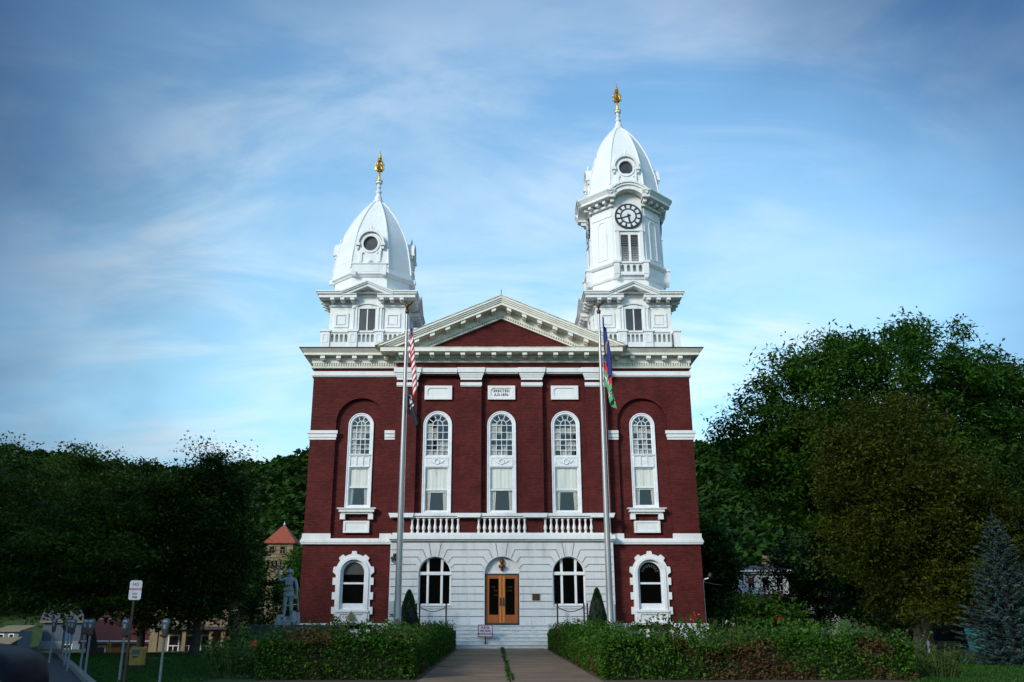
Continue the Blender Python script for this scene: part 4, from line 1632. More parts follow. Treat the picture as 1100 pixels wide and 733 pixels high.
# ------------------------------------------------------------------ flagpoles, flags
def flagpole(x, y, label):
    t = thing('flagpole', (x, y, G), label, 'flagpole', 'flagpoles before the courthouse')
    mb = MB().lathe([(.30, G), (.30, G + .06), (.2, G + .1), (.155, G + .2), (.15, 3), (.13, 7), (.10, 11), (.075, 14.5), (.06, 16.45)], x, y, 16)
    mb.build('shaft', 'pole', t, smooth=50)
    MB().lathe([(.07, 16.45), (.09, 16.5), (.11, 16.58), (.09, 16.66), (.03, 16.7)], x, y, 12).build('truck', 'bronze', t, smooth=60)
    mb = MB().tube([(x + .17, y - .06, 1.4), (x + .15, y - .05, 8), (x + .10, y - .05, 16.4)], .008, 5)
    mb.build('halyard', 'sign_white', t)
    # eagle with raised wings
    z = 16.72
    V = [(x, y, z + .10), (x, y - .03, z + .24), (x, y - .08, z + .38), (x, y - .15, z + .42), (x, y + .10, z + .02),
         (x - .16, y, z + .34), (x - .34, y + .04, z + .46), (x - .42, y + .06, z + .62), (x + .16, y, z + .34), (x + .34, y + .04, z + .46), (x + .42, y + .06, z + .62), (x, y, z - .03)]
    E = [(0, 1), (1, 2), (2, 3), (0, 4), (1, 5), (5, 6), (6, 7), (1, 8), (8, 9), (9, 10), (0, 11)]
    V = [(x + (a - x) * .7, y + (b - y) * .7, z + (c - z) * .7) for a, b, c in V]
    skin_figure('eagle', V, E, [.07, .075, .045, .015, .035, (.035, .05), (.03, .055), (.012, .03), (.035, .05), (.03, .055), (.012, .03), .022], 'bronze', t, 0, 1)
    return t


flagpole(-4.47, 42, 'grey metal flagpole with two limp flags on the left, one of them striped')
flagpole(5.25, 42, 'grey metal flagpole with blue and green limp flags on the right')


def flag_mat(name, kind):
    m = bpy.data.materials.new(name)
    m.use_nodes = True
    t = NT(m.node_tree)
    b = t.N['Principled BSDF']
    b.inputs['Roughness'].default_value = 0.8
    uv = t.n('ShaderNodeUVMap', uv_map='UVMap')
    sep = t.n('ShaderNodeSeparateXYZ')
    t.l(uv.outputs[0], sep.inputs[0])
    u, v = sep.outputs[0], sep.outputs[1]
    if kind == 'us':
        st = t.math('MODULO', t.math('FLOOR', t.math('MULTIPLY', v, 13.0)), 2.0)      # odd: white; top stripe (12) is red
        c = t.mix(st, (0.50, 0.02, 0.03), (0.78, 0.78, 0.78))
        incan = t.math('MULTIPLY', t.math('LESS_THAN', u, 0.4), t.math('GREATER_THAN', v, 6 / 13))
        su = t.math('FRACT', t.math('MULTIPLY', u, 6 / 0.4))
        sv = t.math('FRACT', t.math('MULTIPLY', v, 5 * 13 / 7))
        du, dv = t.math('SUBTRACT', su, .5), t.math('SUBTRACT', sv, .5)
        star = t.math('LESS_THAN', t.math('ADD', t.math('MULTIPLY', du, du), t.math('MULTIPLY', dv, dv)), .055)
        can = t.mix(star, (0.012, 0.018, 0.10), (0.75, 0.75, 0.78))
        c = t.mix(incan, c, can)
    elif kind == 'black':
        du, dv = t.math('SUBTRACT', u, .5), t.math('SUBTRACT', v, .52)
        rr = t.math('ADD', t.math('MULTIPLY', du, du), t.math('MULTIPLY', t.math('MULTIPLY', dv, dv), .6))
        disc = t.math('MULTIPLY', t.math('LESS_THAN', rr, .055), t.math('GREATER_THAN', rr, .022))
        band = t.math('MULTIPLY', t.math('GREATER_THAN', t.math('FRACT', t.math('MULTIPLY', u, 9)), .45), t.math('MULTIPLY', t.math('GREATER_THAN', v, .86), t.math('LESS_THAN', v, .95)))
        c = t.mix(t.math('MAXIMUM', disc, band), (0.012, 0.012, 0.016), (0.62, 0.62, 0.64))
    elif kind == 'blue':
        du, dv = t.math('SUBTRACT', u, .5), t.math('SUBTRACT', v, .5)
        rr = t.math('ADD', t.math('MULTIPLY', du, du), t.math('MULTIPLY', dv, dv))
        c = t.mix(t.math('LESS_THAN', rr, .03), (0.012, 0.022, 0.15), (0.25, 0.2, 0.08))
    else:
        top = t.math('GREATER_THAN', v, .70)
        nz = t.n('ShaderNodeTexNoise', i_Scale=5.0)
        t.l(uv.outputs[0], nz.inputs['Vector'])
        mid = t.math('MULTIPLY', t.math('GREATER_THAN', v, .26), t.math('LESS_THAN', v, .44))
        blk = t.math('GREATER_THAN', nz.outputs['Fac'], .5)
        c = t.mix(top, (0.10, 0.36, 0.16), (0.55, 0.02, 0.03))
        c = t.mix(mid, c, t.mix(blk, (0.7, 0.7, 0.7), (0.02, 0.02, 0.02)))
    t.l(c, b.inputs['Base Color'])
    return m


def limp_flag(name, x, y, ztop, hoist, fly, droop, spread, m, label, cat, seed=1):
    """flag hanging slack: the fly end drops by droop metres and gathers in upright folds"""
    nu, nv = 44, 30
    vs, uvs, fs = [], [], []
    for j in range(nv + 1):
        v = j / nv
        for i in range(nu + 1):
            u = i / nu
            # outward reach shrinks; folds deepen towards the fly
            zz = ztop - (1 - v) * hoist - droop * u ** 1.15
            amp = .03 + .13 * u
            ph = 15 * u + 1.6 * (1 - v) + seed
            xx = x + .15 + spread * (u ** .55) * (.55 + .45 * (1 - v) * .8 + .12 * math.sin(3 * v + seed)) + amp * .8 * math.sin(ph)
            yy = y - .06 - .10 * u + amp * 1.25 * math.cos(ph * 1.02 + .6 * v)
            vs.append((xx, yy, zz))
            uvs.append((u, v))
    for j in range(nv):
        for i in range(nu):
            a = j * (nu + 1) + i
            fs.append((a, a + 1, a + nu + 2, a + nu + 1))
    me = bpy.data.meshes.new(name)
    base = Vector((x, y, ztop))
    me.from_pydata([tuple(Vector(p) - base) for p in vs], [], fs)
    uvl = me.uv_layers.new(name='UVMap')
    for p in me.polygons:
        for li in p.loop_indices:
            uvl.data[li].uv = uvs[me.loops[li].vertex_index]
    me.polygons.foreach_set('use_smooth', [True] * len(me.polygons))
    me.materials.append(m)
    o = bpy.data.objects.new(name, me)
    COL.objects.link(o)
    o.location = base
    so_ = o.modifiers.new('cloth', 'SOLIDIFY')
    so_.thickness = .012
    return tag(o, label, cat)


limp_flag('flag', -4.47, 42, 16.3, 2.3, 2.6, 2.1, .42, flag_mat('stars_and_stripes', 'us'), 'limp red, white and blue striped flag high on the left pole', 'flag', 1)
limp_flag('flag', -4.47, 42, 12.45, 1.15, 1.5, .85, .62, flag_mat('black_flag', 'black'), 'limp black flag with white marks below the striped flag', 'flag', 2.3)
limp_flag('flag', 5.25, 42, 16.3, 1.8, 2.0, 1.55, .30, flag_mat('blue_flag', 'blue'), 'limp dark blue flag near the top of the right pole', 'flag', .6)
limp_flag('flag', 5.25, 42, 13.95, 1.3, 1.6, 1.2, .48, flag_mat('green_flag', 'green'), 'limp green flag with a red top under the blue flag', 'flag', 4)


# ------------------------------------------------------------------ entrance furniture
t = thing('notice_sign', (-.50, 46.84, G + .22), 'small white notice with maroon border and lettering standing on the lowest steps', 'sign')
MB().box(-.53, -.47, 46.80, 46.86, G + .2, 1.35).build('post', 'black', t)
mb = MB().slab(rect(-.86, -.14, .86, 1.42), 46.765, 46.785)
pn = mb.build('panel', 'sign_white', t)
MB().slab(rect(-.88, -.12, .84, 1.44), 46.758, 46.790, [rect(-.84, -.16, .885, 1.40)]).build('border', 'sign_dark_red', pn)
for tx, z in (("PLEASE", 1.30), ("USE REAR", 1.145), ("ENTRANCE", .99)):
    text_mesh(tx, .135, 'sign_dark_red', 'lettering', pn, (-.50, 46.759, z), depth=.003, bold=.004)


def railing(x0, x1, pair, label):
    t = thing('iron_railing', ((x0 + x1) / 2, 48.3, 1.385), label, 'railing', 'iron railings on the landing')
    xs = [x0, x1, pair]
    for x in xs:
        MB().lathe([(.06, 1.385), (.06, 1.41), (.042, 1.42), (.042, 2.44), (.055, 2.45), (.055, 2.49), (.01, 2.52)], x, 48.3, 10).build('post', 'black', t)
    a, b = (x0, x1)
    pts = [(a + (b - a) * k / 12, 48.3, 2.36 - .27 * math.sin(math.pi * k / 12) ** .7) for k in range(13)]
    MB().tube(pts, .022, 6).build('rail', 'black', t, smooth=50)
    mb = MB()
    q = x1 if abs(pair - x1) < abs(pair - x0) else x0
    mb.tube([(q, 48.3, 2.0), (pair, 48.3, 2.0)], .018, 6)
    mb.build('spacer', 'black', t)


railing(-3.98, -2.58, -4.15, 'black iron railing with a sagging rail, below the arched window left of the door')
railing(3.27, 4.67, 4.85, 'black iron railing with a sagging rail, below the arched window right of the door')


# ------------------------------------------------------------------ soldier statue on its wall
t = thing('memorial_wall', (-9.2, 42.3, G), 'long low dark granite memorial wall with a cap stone, left of the courthouse', 'memorial')
MB().box(-11.1, -7.35, 41.9, 43.0, G - .1, 1.1).build('wall', 'granite_mid', t)
MB().box(-11.25, -7.2, 41.75, 43.15, 1.1, 1.45).build('cap', 'granite_dark', t)


def soldier():
    bx, by, bz = -9.58, 42.4, 1.45
    t = thing('soldier_statue', (bx, by, bz), 'grey granite statue of a helmeted soldier with one arm raised on rough rocks', 'statue')
    rs = random.Random(5)
    mb = MB()
    mb.box(bx - .46, bx + .50, by - .42, by + .42, bz, bz + .20)
    for k in range(16):
        a, b2 = rs.uniform(-.38, .40), rs.uniform(-.2, .36)
        h = rs.uniform(.12, .42) * (.5 if abs(a) < .22 else 1.2)
        w = rs.uniform(.1, .2)
        q = [(a + w * math.cos(i * 1.05 + k) * rs.uniform(.7, 1.1), b2 + w * math.sin(i * 1.05 + k) * rs.uniform(.7, 1.1)) for i in range(6)]
        mb.loft([[(bx + x, by + y, bz + .15) for x, y in q], [(bx + a + (x - a) * .75, by + b2 + (y - b2) * .75, bz + .2 + h) for x, y in q]])
    mb.build('rock_base', 'granite', t)
    S = 1.22
    z0 = bz + .30

    def P(x, y, z):
        return (bx + x * S, by + y * S, z0 + z * S)
    V, E, Rr = [], [], []

    def v(p, r, par=None):
        V.append(P(*p))
        Rr.append((r[0] * S, r[1] * S) if isinstance(r, tuple) else r * S)
        if par is not None:
            E.append((par, len(V) - 1))
        return len(V) - 1
    pel = v((0, 0, .95), (.16, .115))
    wa = v((0, 0, 1.10), (.145, .105), pel)
    ch = v((0, -.01, 1.30), (.175, .125), wa)
    sh = v((0, 0, 1.43), (.13, .095), ch)
    nk = v((0, -.01, 1.51), .06, sh)
    hd = v((0, -.02, 1.60), (.085, .095), nk)
    tp = v((0, -.01, 1.70), (.082, .09), hd)
    for s, kx, ky, fx in ((-1, -.11, -.07, -.13), (1, .10, .03, .12)):
        hp = v((s * .10, 0, .88), (.105, .11), pel)
        kn = v((kx, ky - .02, .50), (.07, .075), hp)
        cf = v((kx + s * .01, ky + .02, .34), (.065, .07), kn)
        an = v((fx, ky + .03, .09), .05, cf)
        v((fx + s * .03, ky - .17, .03), (.05, .032), an)
    # arm raised (the viewer's left)
    a = v((-.20, 0, 1.41), .075, sh)
    b = v((-.36, -.05, 1.36), .065, a)
    c = v((-.42, -.10, 1.62), .05, b)
    d1 = v((-.41, -.13, 1.76), .042, c)
    hl = v((-.40, -.15, 1.86), (.055, .035), d1)
    # arm hanging with the rifle
    a2 = v((.21, 0, 1.40), .075, sh)
    b2 = v((.29, .02, 1.12), .06, a2)
    c2 = v((.32, -.06, .90), .048, b2)
    h2 = v((.325, -.09, .79), (.035, .055), c2)
    skin_figure('figure', V, E, Rr, 'granite', t, pel, 2)
    # tunic skirt, belt, pouches, collar folds
    mb = MB()
    prof = [(.185, .78), (.175, .90), (.16, 1.02), (.158, 1.06)]
    mb.loft([[P(r * 1.12 * math.cos(R(k)), r * .82 * math.sin(R(k)), z) for k in range(0, 360, 18)] for r, z in prof])
    mb.build('tunic_skirt', 'granite', t, smooth=60)
    mb = MB()
    mb.loft([[P(.185 * math.cos(R(k)), .14 * math.sin(R(k)), z) for k in range(0, 360, 18)] for z in (1.02, 1.08)])
    for k in (-.13, -.05, .05, .13):
        o = len(mb.v)
        p = P(k, -.15, 1.0)
        mb.box(p[0] - .045, p[0] + .045, p[1] - .03, p[1] + .05, p[2], p[2] + .11)
    p = P(0, -.13, 1.30)
    mb.box(p[0] - .15, p[0] + .15, p[1] - .07, p[1] + .05, p[2] - .12, p[2] + .14)
    mb.build('belt', 'granite', t)
    mb = MB()
    hx, hy, hz = P(0, -.02, 1.66)
    mb.lathe([(.23, hz), (.235, hz + .015), (.16, hz + .04), (.145, hz + .09), (.10, hz + .14), (.03, hz + .165)], hx, hy, 18)
    mb.build('helmet', 'granite', t, smooth=50)
    mb = MB()                                        # nose, brow, ears
    fx, fy, fz = P(0, -.115, 1.585)
    mb.add([(fx - .02, fy + .02, fz + .05), (fx + .02, fy + .02, fz + .05), (fx + .026, fy + .02, fz - .02), (fx - .026, fy + .02, fz - .02), (fx, fy - .035, fz - .015)], [(0, 1, 4), (1, 2, 4), (2, 3, 4), (3, 0, 4)])
    mb.box(fx - .05, fx + .05, fy - .005, fy + .03, fz + .05, fz + .065)
    mb.box(fx - .033, fx + .033, fy - .004, fy + .03, fz - .06, fz - .048)
    for s in (-1, 1):
        mb.sphere((fx + s * .105, fy + .12, fz + .02), .03, 8, 6, (.5, .8, 1.2))
    mb.build('face', 'granite', t)
    # five fingers of each hand
    for hnd, base, dirv, side in (('raised', (-.40, -.15, 1.88), (0, -.1, 1), 1), ('low', (.325, -.09, .77), (0, -.25, -1), -1)):
        mb = MB()
        D = Vector(dirv).normalized()
        for i, (ox, ln) in enumerate(((-.042, .075), (-.014, .09), (.014, .085), (.042, .065))):
            p0 = Vector(base) + Vector((ox, 0, 0))
            p1 = p0 + D * ln * .5 + Vector((0, -.02, 0))
            p2 = p1 + D * ln * .25 + Vector((0, -.05, 0))
            mb.tube([P(*p0), P(*p1), P(*p2)], [.014 * S, .013 * S, .011 * S], 6)
        p0 = Vector(base) + Vector((side * .05, -.01, 0)) - D * .05
        mb.tube([P(*p0), P(*(p0 + Vector((side * .035, -.03, 0)) + D * .03)), P(*(p0 + Vector((side * .03, -.06, 0)) + D * .06))], [.016 * S, .014 * S, .011 * S], 6)
        mb.build('fingers', 'granite', t, smooth=60)
    # rifle held low
    mb = MB()
    mb.tube([P(.36, .18, .30), P(.345, .02, .66), P(.335, -.09, .86)], [.035, .045, .03], 8)
    mb.tube([P(.335, -.09, .86), P(.33, -.22, 1.12), ], [.022, .014], 8)
    mb.build('rifle', 'granite', t, smooth=50)
    MB().sphere(P(-.40, -.21, 1.92), .055, 10, 8, (1, 1, 1.25)).build('grenade', 'granite', t, smooth=60)


soldier()


# ------------------------------------------------------------------ kerbside furniture, left
def meter_parts(x, y):
    z = float(ground_z(x, y))
    t = thing('parking_meter', (x, y, z), None, 'parking meter', 'parking meters along the kerb')
    MB().lathe([(.05, z - .05), (.031, z + .03), (.028, z + 1.02)], x, y, 10).build('pole', 'meter_pole', t, smooth=50)
    mb = MB()
    mb.loft([[(x + a * .060 * k, y + b * .05 * k, z + zz) for a, b in ((-1, -.6), (-.6, -1), (.6, -1), (1, -.6), (1, .6), (.6, 1), (-.6, 1), (-1, .6))] for k, zz in ((.6, 1.0), (1, 1.04), (1.0, 1.17), (.9, 1.18))])
    mb.build('housing', 'meter_red', t)
    mb = MB()
    mb.slab([(x - .055, z + 1.18), (x + .055, z + 1.18), (x + .08, z + 1.34)] + arc(x, z + 1.34, .08, 0, 180, 12)[1:-1] + [(x - .08, z + 1.34)], y - .055, y + .055)
    mb.build('head', 'meter', t, smooth=40)
    mb = MB()
    mb.slab(arc(x, z + 1.34, .055, 0, 180, 10), y - .062, y - .056)
    mb.build('dial_window', 'box_grey', t)
    mb = MB().box(x - .022, x + .022, y - .068, y - .056, z + 1.2, z + 1.29)
    mb.build('coin_plate', 'pole', t)
    return t


def copy_tree(o, loc, label):
    r = o.copy()
    COL.objects.link(r)
    r.location = loc
    r['label'] = label
    for ch in list(o.children):
        c = ch.copy()
        COL.objects.link(c)
        c.parent = r
    return r


MT = [(-7.5, 21.0, 'grey domed parking meter nearest the camera, beside the yellow box'),
      (-8.85, 22.1, 'grey parking meter just left of the tall no parking sign'),
      (-10.55, 24.1, 'third parking meter from the camera, alone between the sign and a close pair'),
      (-11.62, 26.2, 'right one of the close pair of parking meters by the kerb'),
      (-12.05, 26.35, 'left one of the close pair of parking meters by the kerb'),
      (-13.6, 29.5, 'parking meter just right of the pale blue sign post'),
      (-15.05, 31.5, 'parking meter close behind the pale blue sign post'),
      (-16.4, 35.3, 'parking meter left of the blue sign, second from the far end of the row'),
      (-18.0, 38.6, 'farthest parking meter at the end of the kerb row')]
m0 = meter_parts(MT[0][0], MT[0][1])
m0['label'] = MT[0][2]
for x, y, lb in MT[1:]:
    copy_tree(m0, (x, y, float(ground_z(x, y))), lb)

x, y = -7.9, 20.0
t = thing('no_parking_sign', (x, y, G), 'white no parking sign with red lettering on a rusty post', 'sign')
MB().box(x - .022, x + .022, y - .016, y + .016, G - .2, 2.52).build('post', 'rust_post', t)
mb = MB()
w, h = .135, .205
c = (x + .02, 2.28)
k = .03
mb.slab([(c[0] - w + k, c[1] - h), (c[0] + w - k, c[1] - h), (c[0] + w, c[1] - h + k), (c[0] + w, c[1] + h - k), (c[0] + w - k, c[1] + h), (c[0] - w + k, c[1] + h), (c[0] - w, c[1] + h - k), (c[0] - w, c[1] - h + k)], y - .03, y - .022)
pn = mb.build('panel', 'sign_white', t)
for tx, z, s in (("NO", 2.40, .088), ("PARKING", 2.30, .066), ("ANY", 2.20, .056), ("TIME", 2.13, .056)):
    text_mesh(tx, s, 'sign_red', 'lettering', pn, (c[0], y - .031, z), depth=.002, bold=.002)

x, y = -15.2, 33.0
t = thing('blue_sign', (x, y, float(ground_z(x, y))), 'small pale blue sign on a thin post among the meters', 'sign')
MB().box(x - .025, x + .025, y - .02, y + .02, G - .3, 1.45).build('post', 'pole', t)
M['sign_blue'] = mat('pale_blue_sign', (0.22, 0.42, 0.62), 0.5)
MB().slab(rect(x - .11, x + .11, 1.02, 1.46), y - .03, y - .021).build('panel', 'sign_blue', t)

x, y = -7.55, 19.9
zz = G
bx, by = -10.55, 27.5
t = thing('newspaper_box', (bx, by, G), 'faded yellow newspaper box on the lawn behind the near meter', 'newspaper box')
mb = MB().slab([(bx - .17, .40), (bx + .17, .40), (bx + .17, .86), (bx + .15, .89), (bx - .15, .89), (bx - .17, .86)], by - .18, by + .18)
mb.build('case', 'yellow', t)
mb = MB().slab(rect(bx - .12, bx + .12, .70, .83), by - .195, by - .181)
mb.build('window', 'meter', t)
MB().box(bx - .07, bx + .07, by - .21, by - .181, .62, .65).build('handle', 'black', t)
mb = MB().box(bx - .16, bx + .16, by - .15, by + .15, G - .05, .40)
mb.build('pedestal', 'black', t)

hx, hy = -18.3, 44
hz = float(ground_z(hx, hy))
t = thing('fire_hydrant', (hx, hy, hz), 'small yellow fire hydrant on the lawn left of the yellow box', 'fire hydrant')
MB().lathe([(.13, hz), (.13, hz + .04), (.09, hz + .05), (.085, hz + .40), (.11, hz + .41), (.11, hz + .44), (.08, hz + .5), (.025, hz + .54), (.025, hz + .58)], hx, hy, 14).build('barrel', 'yellow', t, smooth=40)
mb = MB().tube([(hx - .15, hy, hz + .33), (hx + .15, hy, hz + .33)], .04, 8)
mb.build('nozzle', 'yellow', t)


# ------------------------------------------------------------------ dark car at the kerb corner
def car():
    M['car_paint'] = mat('dark_blue_car_paint', (0.010, 0.011, 0.018), 0.5, (0.012, 0.014, 0.024), 2, coat=0.02)
    M['car_paint'].node_tree.nodes['Principled BSDF'].inputs['Specular IOR Level'].default_value = 0.05
    M['tyre'] = mat('tyre_rubber', (0.014, 0.014, 0.015), 0.85)
    M['rim'] = mat('alloy_rim', (0.12, 0.12, 0.125), 0.35, metal=0.8)
    M['lamp'] = mat('headlamp_lens', (0.10, 0.105, 0.115), 0.15, coat=0.6)
    zg = G + .006
    x1, y0 = -6.2, 11.6                      # nose, near side
    t = thing('parked_car', (x1 - 2.25, y0 + .88, zg), 'dark car with rounded nose parked at the lower left corner', 'car')
    # stations along x from nose to tail: (dx, half width, z bottom, z shoulder, z top)
    ST = [(0.0, .55, .36, .60, .70), (.05, .68, .30, .66, .82), (.16, .78, .24, .74, .94), (.42, .85, .2, .82, 1.04), (.8, .875, .2, .86, 1.09), (1.25, .88, .2, .88, 1.10), (1.7, .88, .2, .89, 1.08), (2.6, .89, .2, .89, 1.0), (3.4, .885, .2, .90, 1.0), (3.9, .87, .22, .9, 1.02), (4.3, .80, .28, .84, 1.0), (4.45, .72, .38, .78, .94)]
    loops = []
    for dx, hw, zb, zs, zt in ST:
        X = x1 - dx
        Y = y0 + .89
        pr = [(-hw * .86, zb), (-hw * .98, zb + .1), (-hw, (zb + zs) / 2), (-hw * .99, zs - .08), (-hw * .94, zs), (-hw * .80, zt - .03), (-hw * .4, zt), (hw * .4, zt), (hw * .80, zt - .03), (hw * .94, zs), (hw * .99, zs - .08), (hw, (zb + zs) / 2), (hw * .98, zb + .1), (hw * .86, zb)]
        loops.append([(X, Y + a, zg + b) for a, b in pr])
    MB().loft(loops).build('body', 'car_paint', t, smooth=50)
    GS = [(1.55, .78, 1.0, 1.01), (1.9, .74, .98, 1.2), (2.35, .66, .98, 1.40), (2.9, .64, .98, 1.44), (3.4, .65, .98, 1.41), (3.85, .70, .98, 1.22), (4.15, .74, 1.0, 1.02)]
    loops = [[(x1 - dx, y0 + .89 + a, zg + b) for a, b in ((-.80, z0), (-hw, z1 - .06), (-hw * .85, z1), (hw * .85, z1), (hw, z1 - .06), (.80, z0))] for dx, hw, z0, z1 in GS]
    M['car_glass'] = mat('dark_car_glass', (0.01, 0.011, 0.013), 0.08)
    MB().loft(loops).build('cabin_glass', 'car_glass', t, smooth=40)
    loops = [[(x1 - dx, y0 + .89 + a * hw, zg + b) for a, b in ((-.9, z1 - .02), (-.8, z1 + .012), (.8, z1 + .012), (.9, z1 - .02))] for dx, hw, z0, z1 in GS[2:5]]
    MB().loft(loops).build('roof', 'car_paint', t, smooth=40)
    for dx in (.92, 3.62):
        for yy, s in ((y0 - .005, -1), (y0 + 1.785, 1)):
            mb = MB()
            o = len(mb.v)
            mb.lathe([(.20, -.1), (.30, -.1), (.33, -.07), (.335, .0), (.33, .07), (.30, .1), (.2, .1)], 0, 0, 24)
            mb.xform(Matrix.Translation((x1 - dx, yy + (.12 if s < 0 else -.12), zg + .335)) @ Matrix.Rotation(R(90), 4, 'X'))
            wh = mb.build('wheel', 'tyre', t, smooth=50)
            mb = MB()
            mb.lathe([(.02, -.04), (.21, -.035), (.215, .07), (.19, .095), (.17, .05), (.05, .06), (.04, .08)], 0, 0, 20)
            mb.xform(Matrix.Translation((x1 - dx, yy + (.12 if s < 0 else -.12), zg + .335)) @ Matrix.Rotation(R(90 if s < 0 else -90), 4, 'X'))
            mb.build('rim', 'rim', wh, smooth=40)
            mb = MB()
            yk = yy - .012 if s < 0 else yy + .003
            mb.slab(arc(x1 - dx, zg + .335, .40, -20, 200, 20), yk, yk + .02)
            mb.build('wheel_arch', 'tyre', t)
    for s in (-1, 1):
        MB().sphere((x1 - .16, y0 + .89 + s * .62, zg + .64), .12, 12, 8, (1.0, 1.1, .6)).build('headlight', 'lamp', t, smooth=60)
    MB().box(x1 - .02, x1 + .03, y0 + .5, y0 + 1.28, zg + .38, zg + .50).build('grille', 'black', t)
    for s, yy in ((-1, y0 - .0), (1, y0 + 1.78)):
        MB().sphere((x1 - 1.75, yy - s * -.06, zg + 1.04), .1, 10, 6, (.6, 1.1, .7)).build('mirror', 'car_paint', t, smooth=60)


car()


# ------------------------------------------------------------------ buildings farther off
M['wall_yellow'] = mat('pale_yellow_siding', (0.24, 0.21, 0.11), 0.8, (0.18, 0.155, 0.08), 3)
M['wall_tan'] = mat('tan_painted_wall', (0.23, 0.175, 0.095), 0.8, (0.16, 0.12, 0.07), 3)
M['wall_blue'] = mat('blue_grey_siding', (0.05, 0.07, 0.10), 0.8, (0.038, 0.052, 0.075), 3, stretch=(.3, .3, 6))
M['wall_pale'] = mat('pale_grey_siding', (0.14, 0.165, 0.20), 0.8, (0.10, 0.115, 0.14), 3)
M['slate'] = mat('slate_roof', (0.045, 0.05, 0.056), 0.75, (0.03, 0.033, 0.037), 4)
M['red_roof'] = mat('red_shingle_roof', (0.17, 0.030, 0.018), 0.8, (0.11, 0.02, 0.012), 5, bump=.4)
M['red_roof_tower'] = mat('orange_red_tile_roof', (0.30, 0.060, 0.024), 0.75, (0.20, 0.038, 0.016), 6, bump=.4)


def gable(mb, x0, x1, y0, y1, ze, zr, ov=.4, along='x'):
    th = .14
    if along == 'x':
        ym = (y0 + y1) / 2
        for a, b in ((y0 - ov, ym), (y1 + ov, ym)):
            zo = ze - ov * (zr - ze) / (ym - y0)
            mb.loft([[(x, a, zo), (x, b, zr), (x, b, zr + th), (x, a, zo + th)] for x in (x0 - ov, x1 + ov)])
    else:
        xm = (x0 + x1) / 2
        for a, b in ((x0 - ov, xm), (x1 + ov, xm)):
            zo = ze - ov * (zr - ze) / (xm - x0)
            mb.loft([[(a, y, zo), (b, y, zr), (b, y, zr + th), (a, y, zo + th)] for y in (y0 - ov, y1 + ov)])


def win(parent, x, y, z0, z1, w, axis='y', fm='sash'):
    mb = MB()
    if axis == 'y':
        mb.slab(rect(x - w / 2 - .1, x + w / 2 + .1, z0 - .1, z1 + .1), y - .06, y + .02, [rect(x - w / 2, x - .03, z0, (z0 + z1) / 2 - .03), rect(x + .03, x + w / 2, z0, (z0 + z1) / 2 - .03), rect(x - w / 2, x + w / 2, (z0 + z1) / 2 + .03, z1)])
        o = mb.build('window', fm, parent)
        MB().box(x - w / 2, x + w / 2, y - .02, y - .005, z0, z1).build('pane', 'car_glass', o)
    else:
        mb.box(x - .02, x + .06, y - w / 2 - .1, y + w / 2 + .1, z0 - .1, z1 + .1)
        o = mb.build('window', fm, parent)
        MB().box(x + .061, x + .07, y - w / 2, y + w / 2, z0, z1).build('pane', 'car_glass', o)


# stone tower with a hipped red roof
x0, x1, y0, y1 = -25.35, -22.55, 100, 102.8
t = thing('stone_tower', ((x0 + x1) / 2, (y0 + y1) / 2, G), 'tan stone tower with a pointed red tile roof behind the soldier statue', 'tower')
mb = MB().box(x0 + .15, x1 - .15, y0 + .15, y1 - .15, -1, 7.9)
xa, ya = (x0 + x1) / 2, (y0 + y1) / 2
for k in range(7):
    xx = x0 + .05 + (x1 - x0 - .1) * k / 6
    mb.slab([(xx - .07, 7.2), (xx + .07, 7.2), (xx + .14, 7.95), (xx - .14, 7.95)], y0 - .08, y0 + .149)
    yy = y0 + .05 + (y1 - y0 - .1) * k / 6
    mb.box(x1 - .149, x1 + .08, yy - .1, yy + .1, 7.3, 7.95)
mb.box(x0 - .12, x1 + .12, y0 - .12, y1 + .12, 7.95, 8.15).box(x0 - .06, x1 + .06, y0 - .06, y1 + .06, 8.15, 9.85)
mb.build('wall', 'sandstone', t)
h = [(x0 - .35, y0 - .35), (x1 + .35, y0 - .35), (x1 + .35, y1 + .35), (x0 - .35, y1 + .35)]
MB().loft([[(a, b, 9.80) for a, b in h], [(a, b, 9.93) for a, b in h], [(xa + (a - xa) * .03, ya + (b - ya) * .03, 12.0) for a, b in h]]).build('roof', 'red_roof_tower', t)
MB().lathe([(.06, 11.95), (.12, 12.05), (.04, 12.2), (.02, 12.35)], xa, ya, 8).build('finial', 'sign_white', t)
for xx in (xa - .85, xa + .35):
    win(t, xx, y0 - .06, 8.75, 9.45, .55, 'y', 'sandstone')
win(t, xa + .2, y0 + .15, 4.2, 5.3, .5, 'y', 'sandstone')
for yy in (ya - .7, ya + .5):
    win(t, x1 + .06, yy, 8.75, 9.45, .55, 'x', 'sandstone')

# yellow cottage with a red roof
t = thing('cottage', (-29, 78, -2.63), 'pale yellow cottage with a red roof behind the parking meters', 'house')
mb = MB().box(-33, -25.8, 75, 81, -2.8, .2)
for x in (-33, -25.8):
    mb.add([(x, 75, .2), (x, 81, .2), (x, 78, 2.3)], [(0, 1, 2)])
mb.build('wall', 'wall_yellow', t)
mb = MB()
gable(mb, -33, -25.8, 75, 81, .2, 2.35, .5)
mb.build('roof', 'red_roof', t)
MB().box(-33.3, -25.5, 74.55, 74.9, -.12, .1).build('fascia', 'sash', t)
for x in (-32, -28.7, -26.8):
    win(t, x, 75, -1.6, -.4, 1.0)
MB().box(-30.9, -30.0, 74.9, 75.02, -2.7, -.5).build('door', 'oak', t)

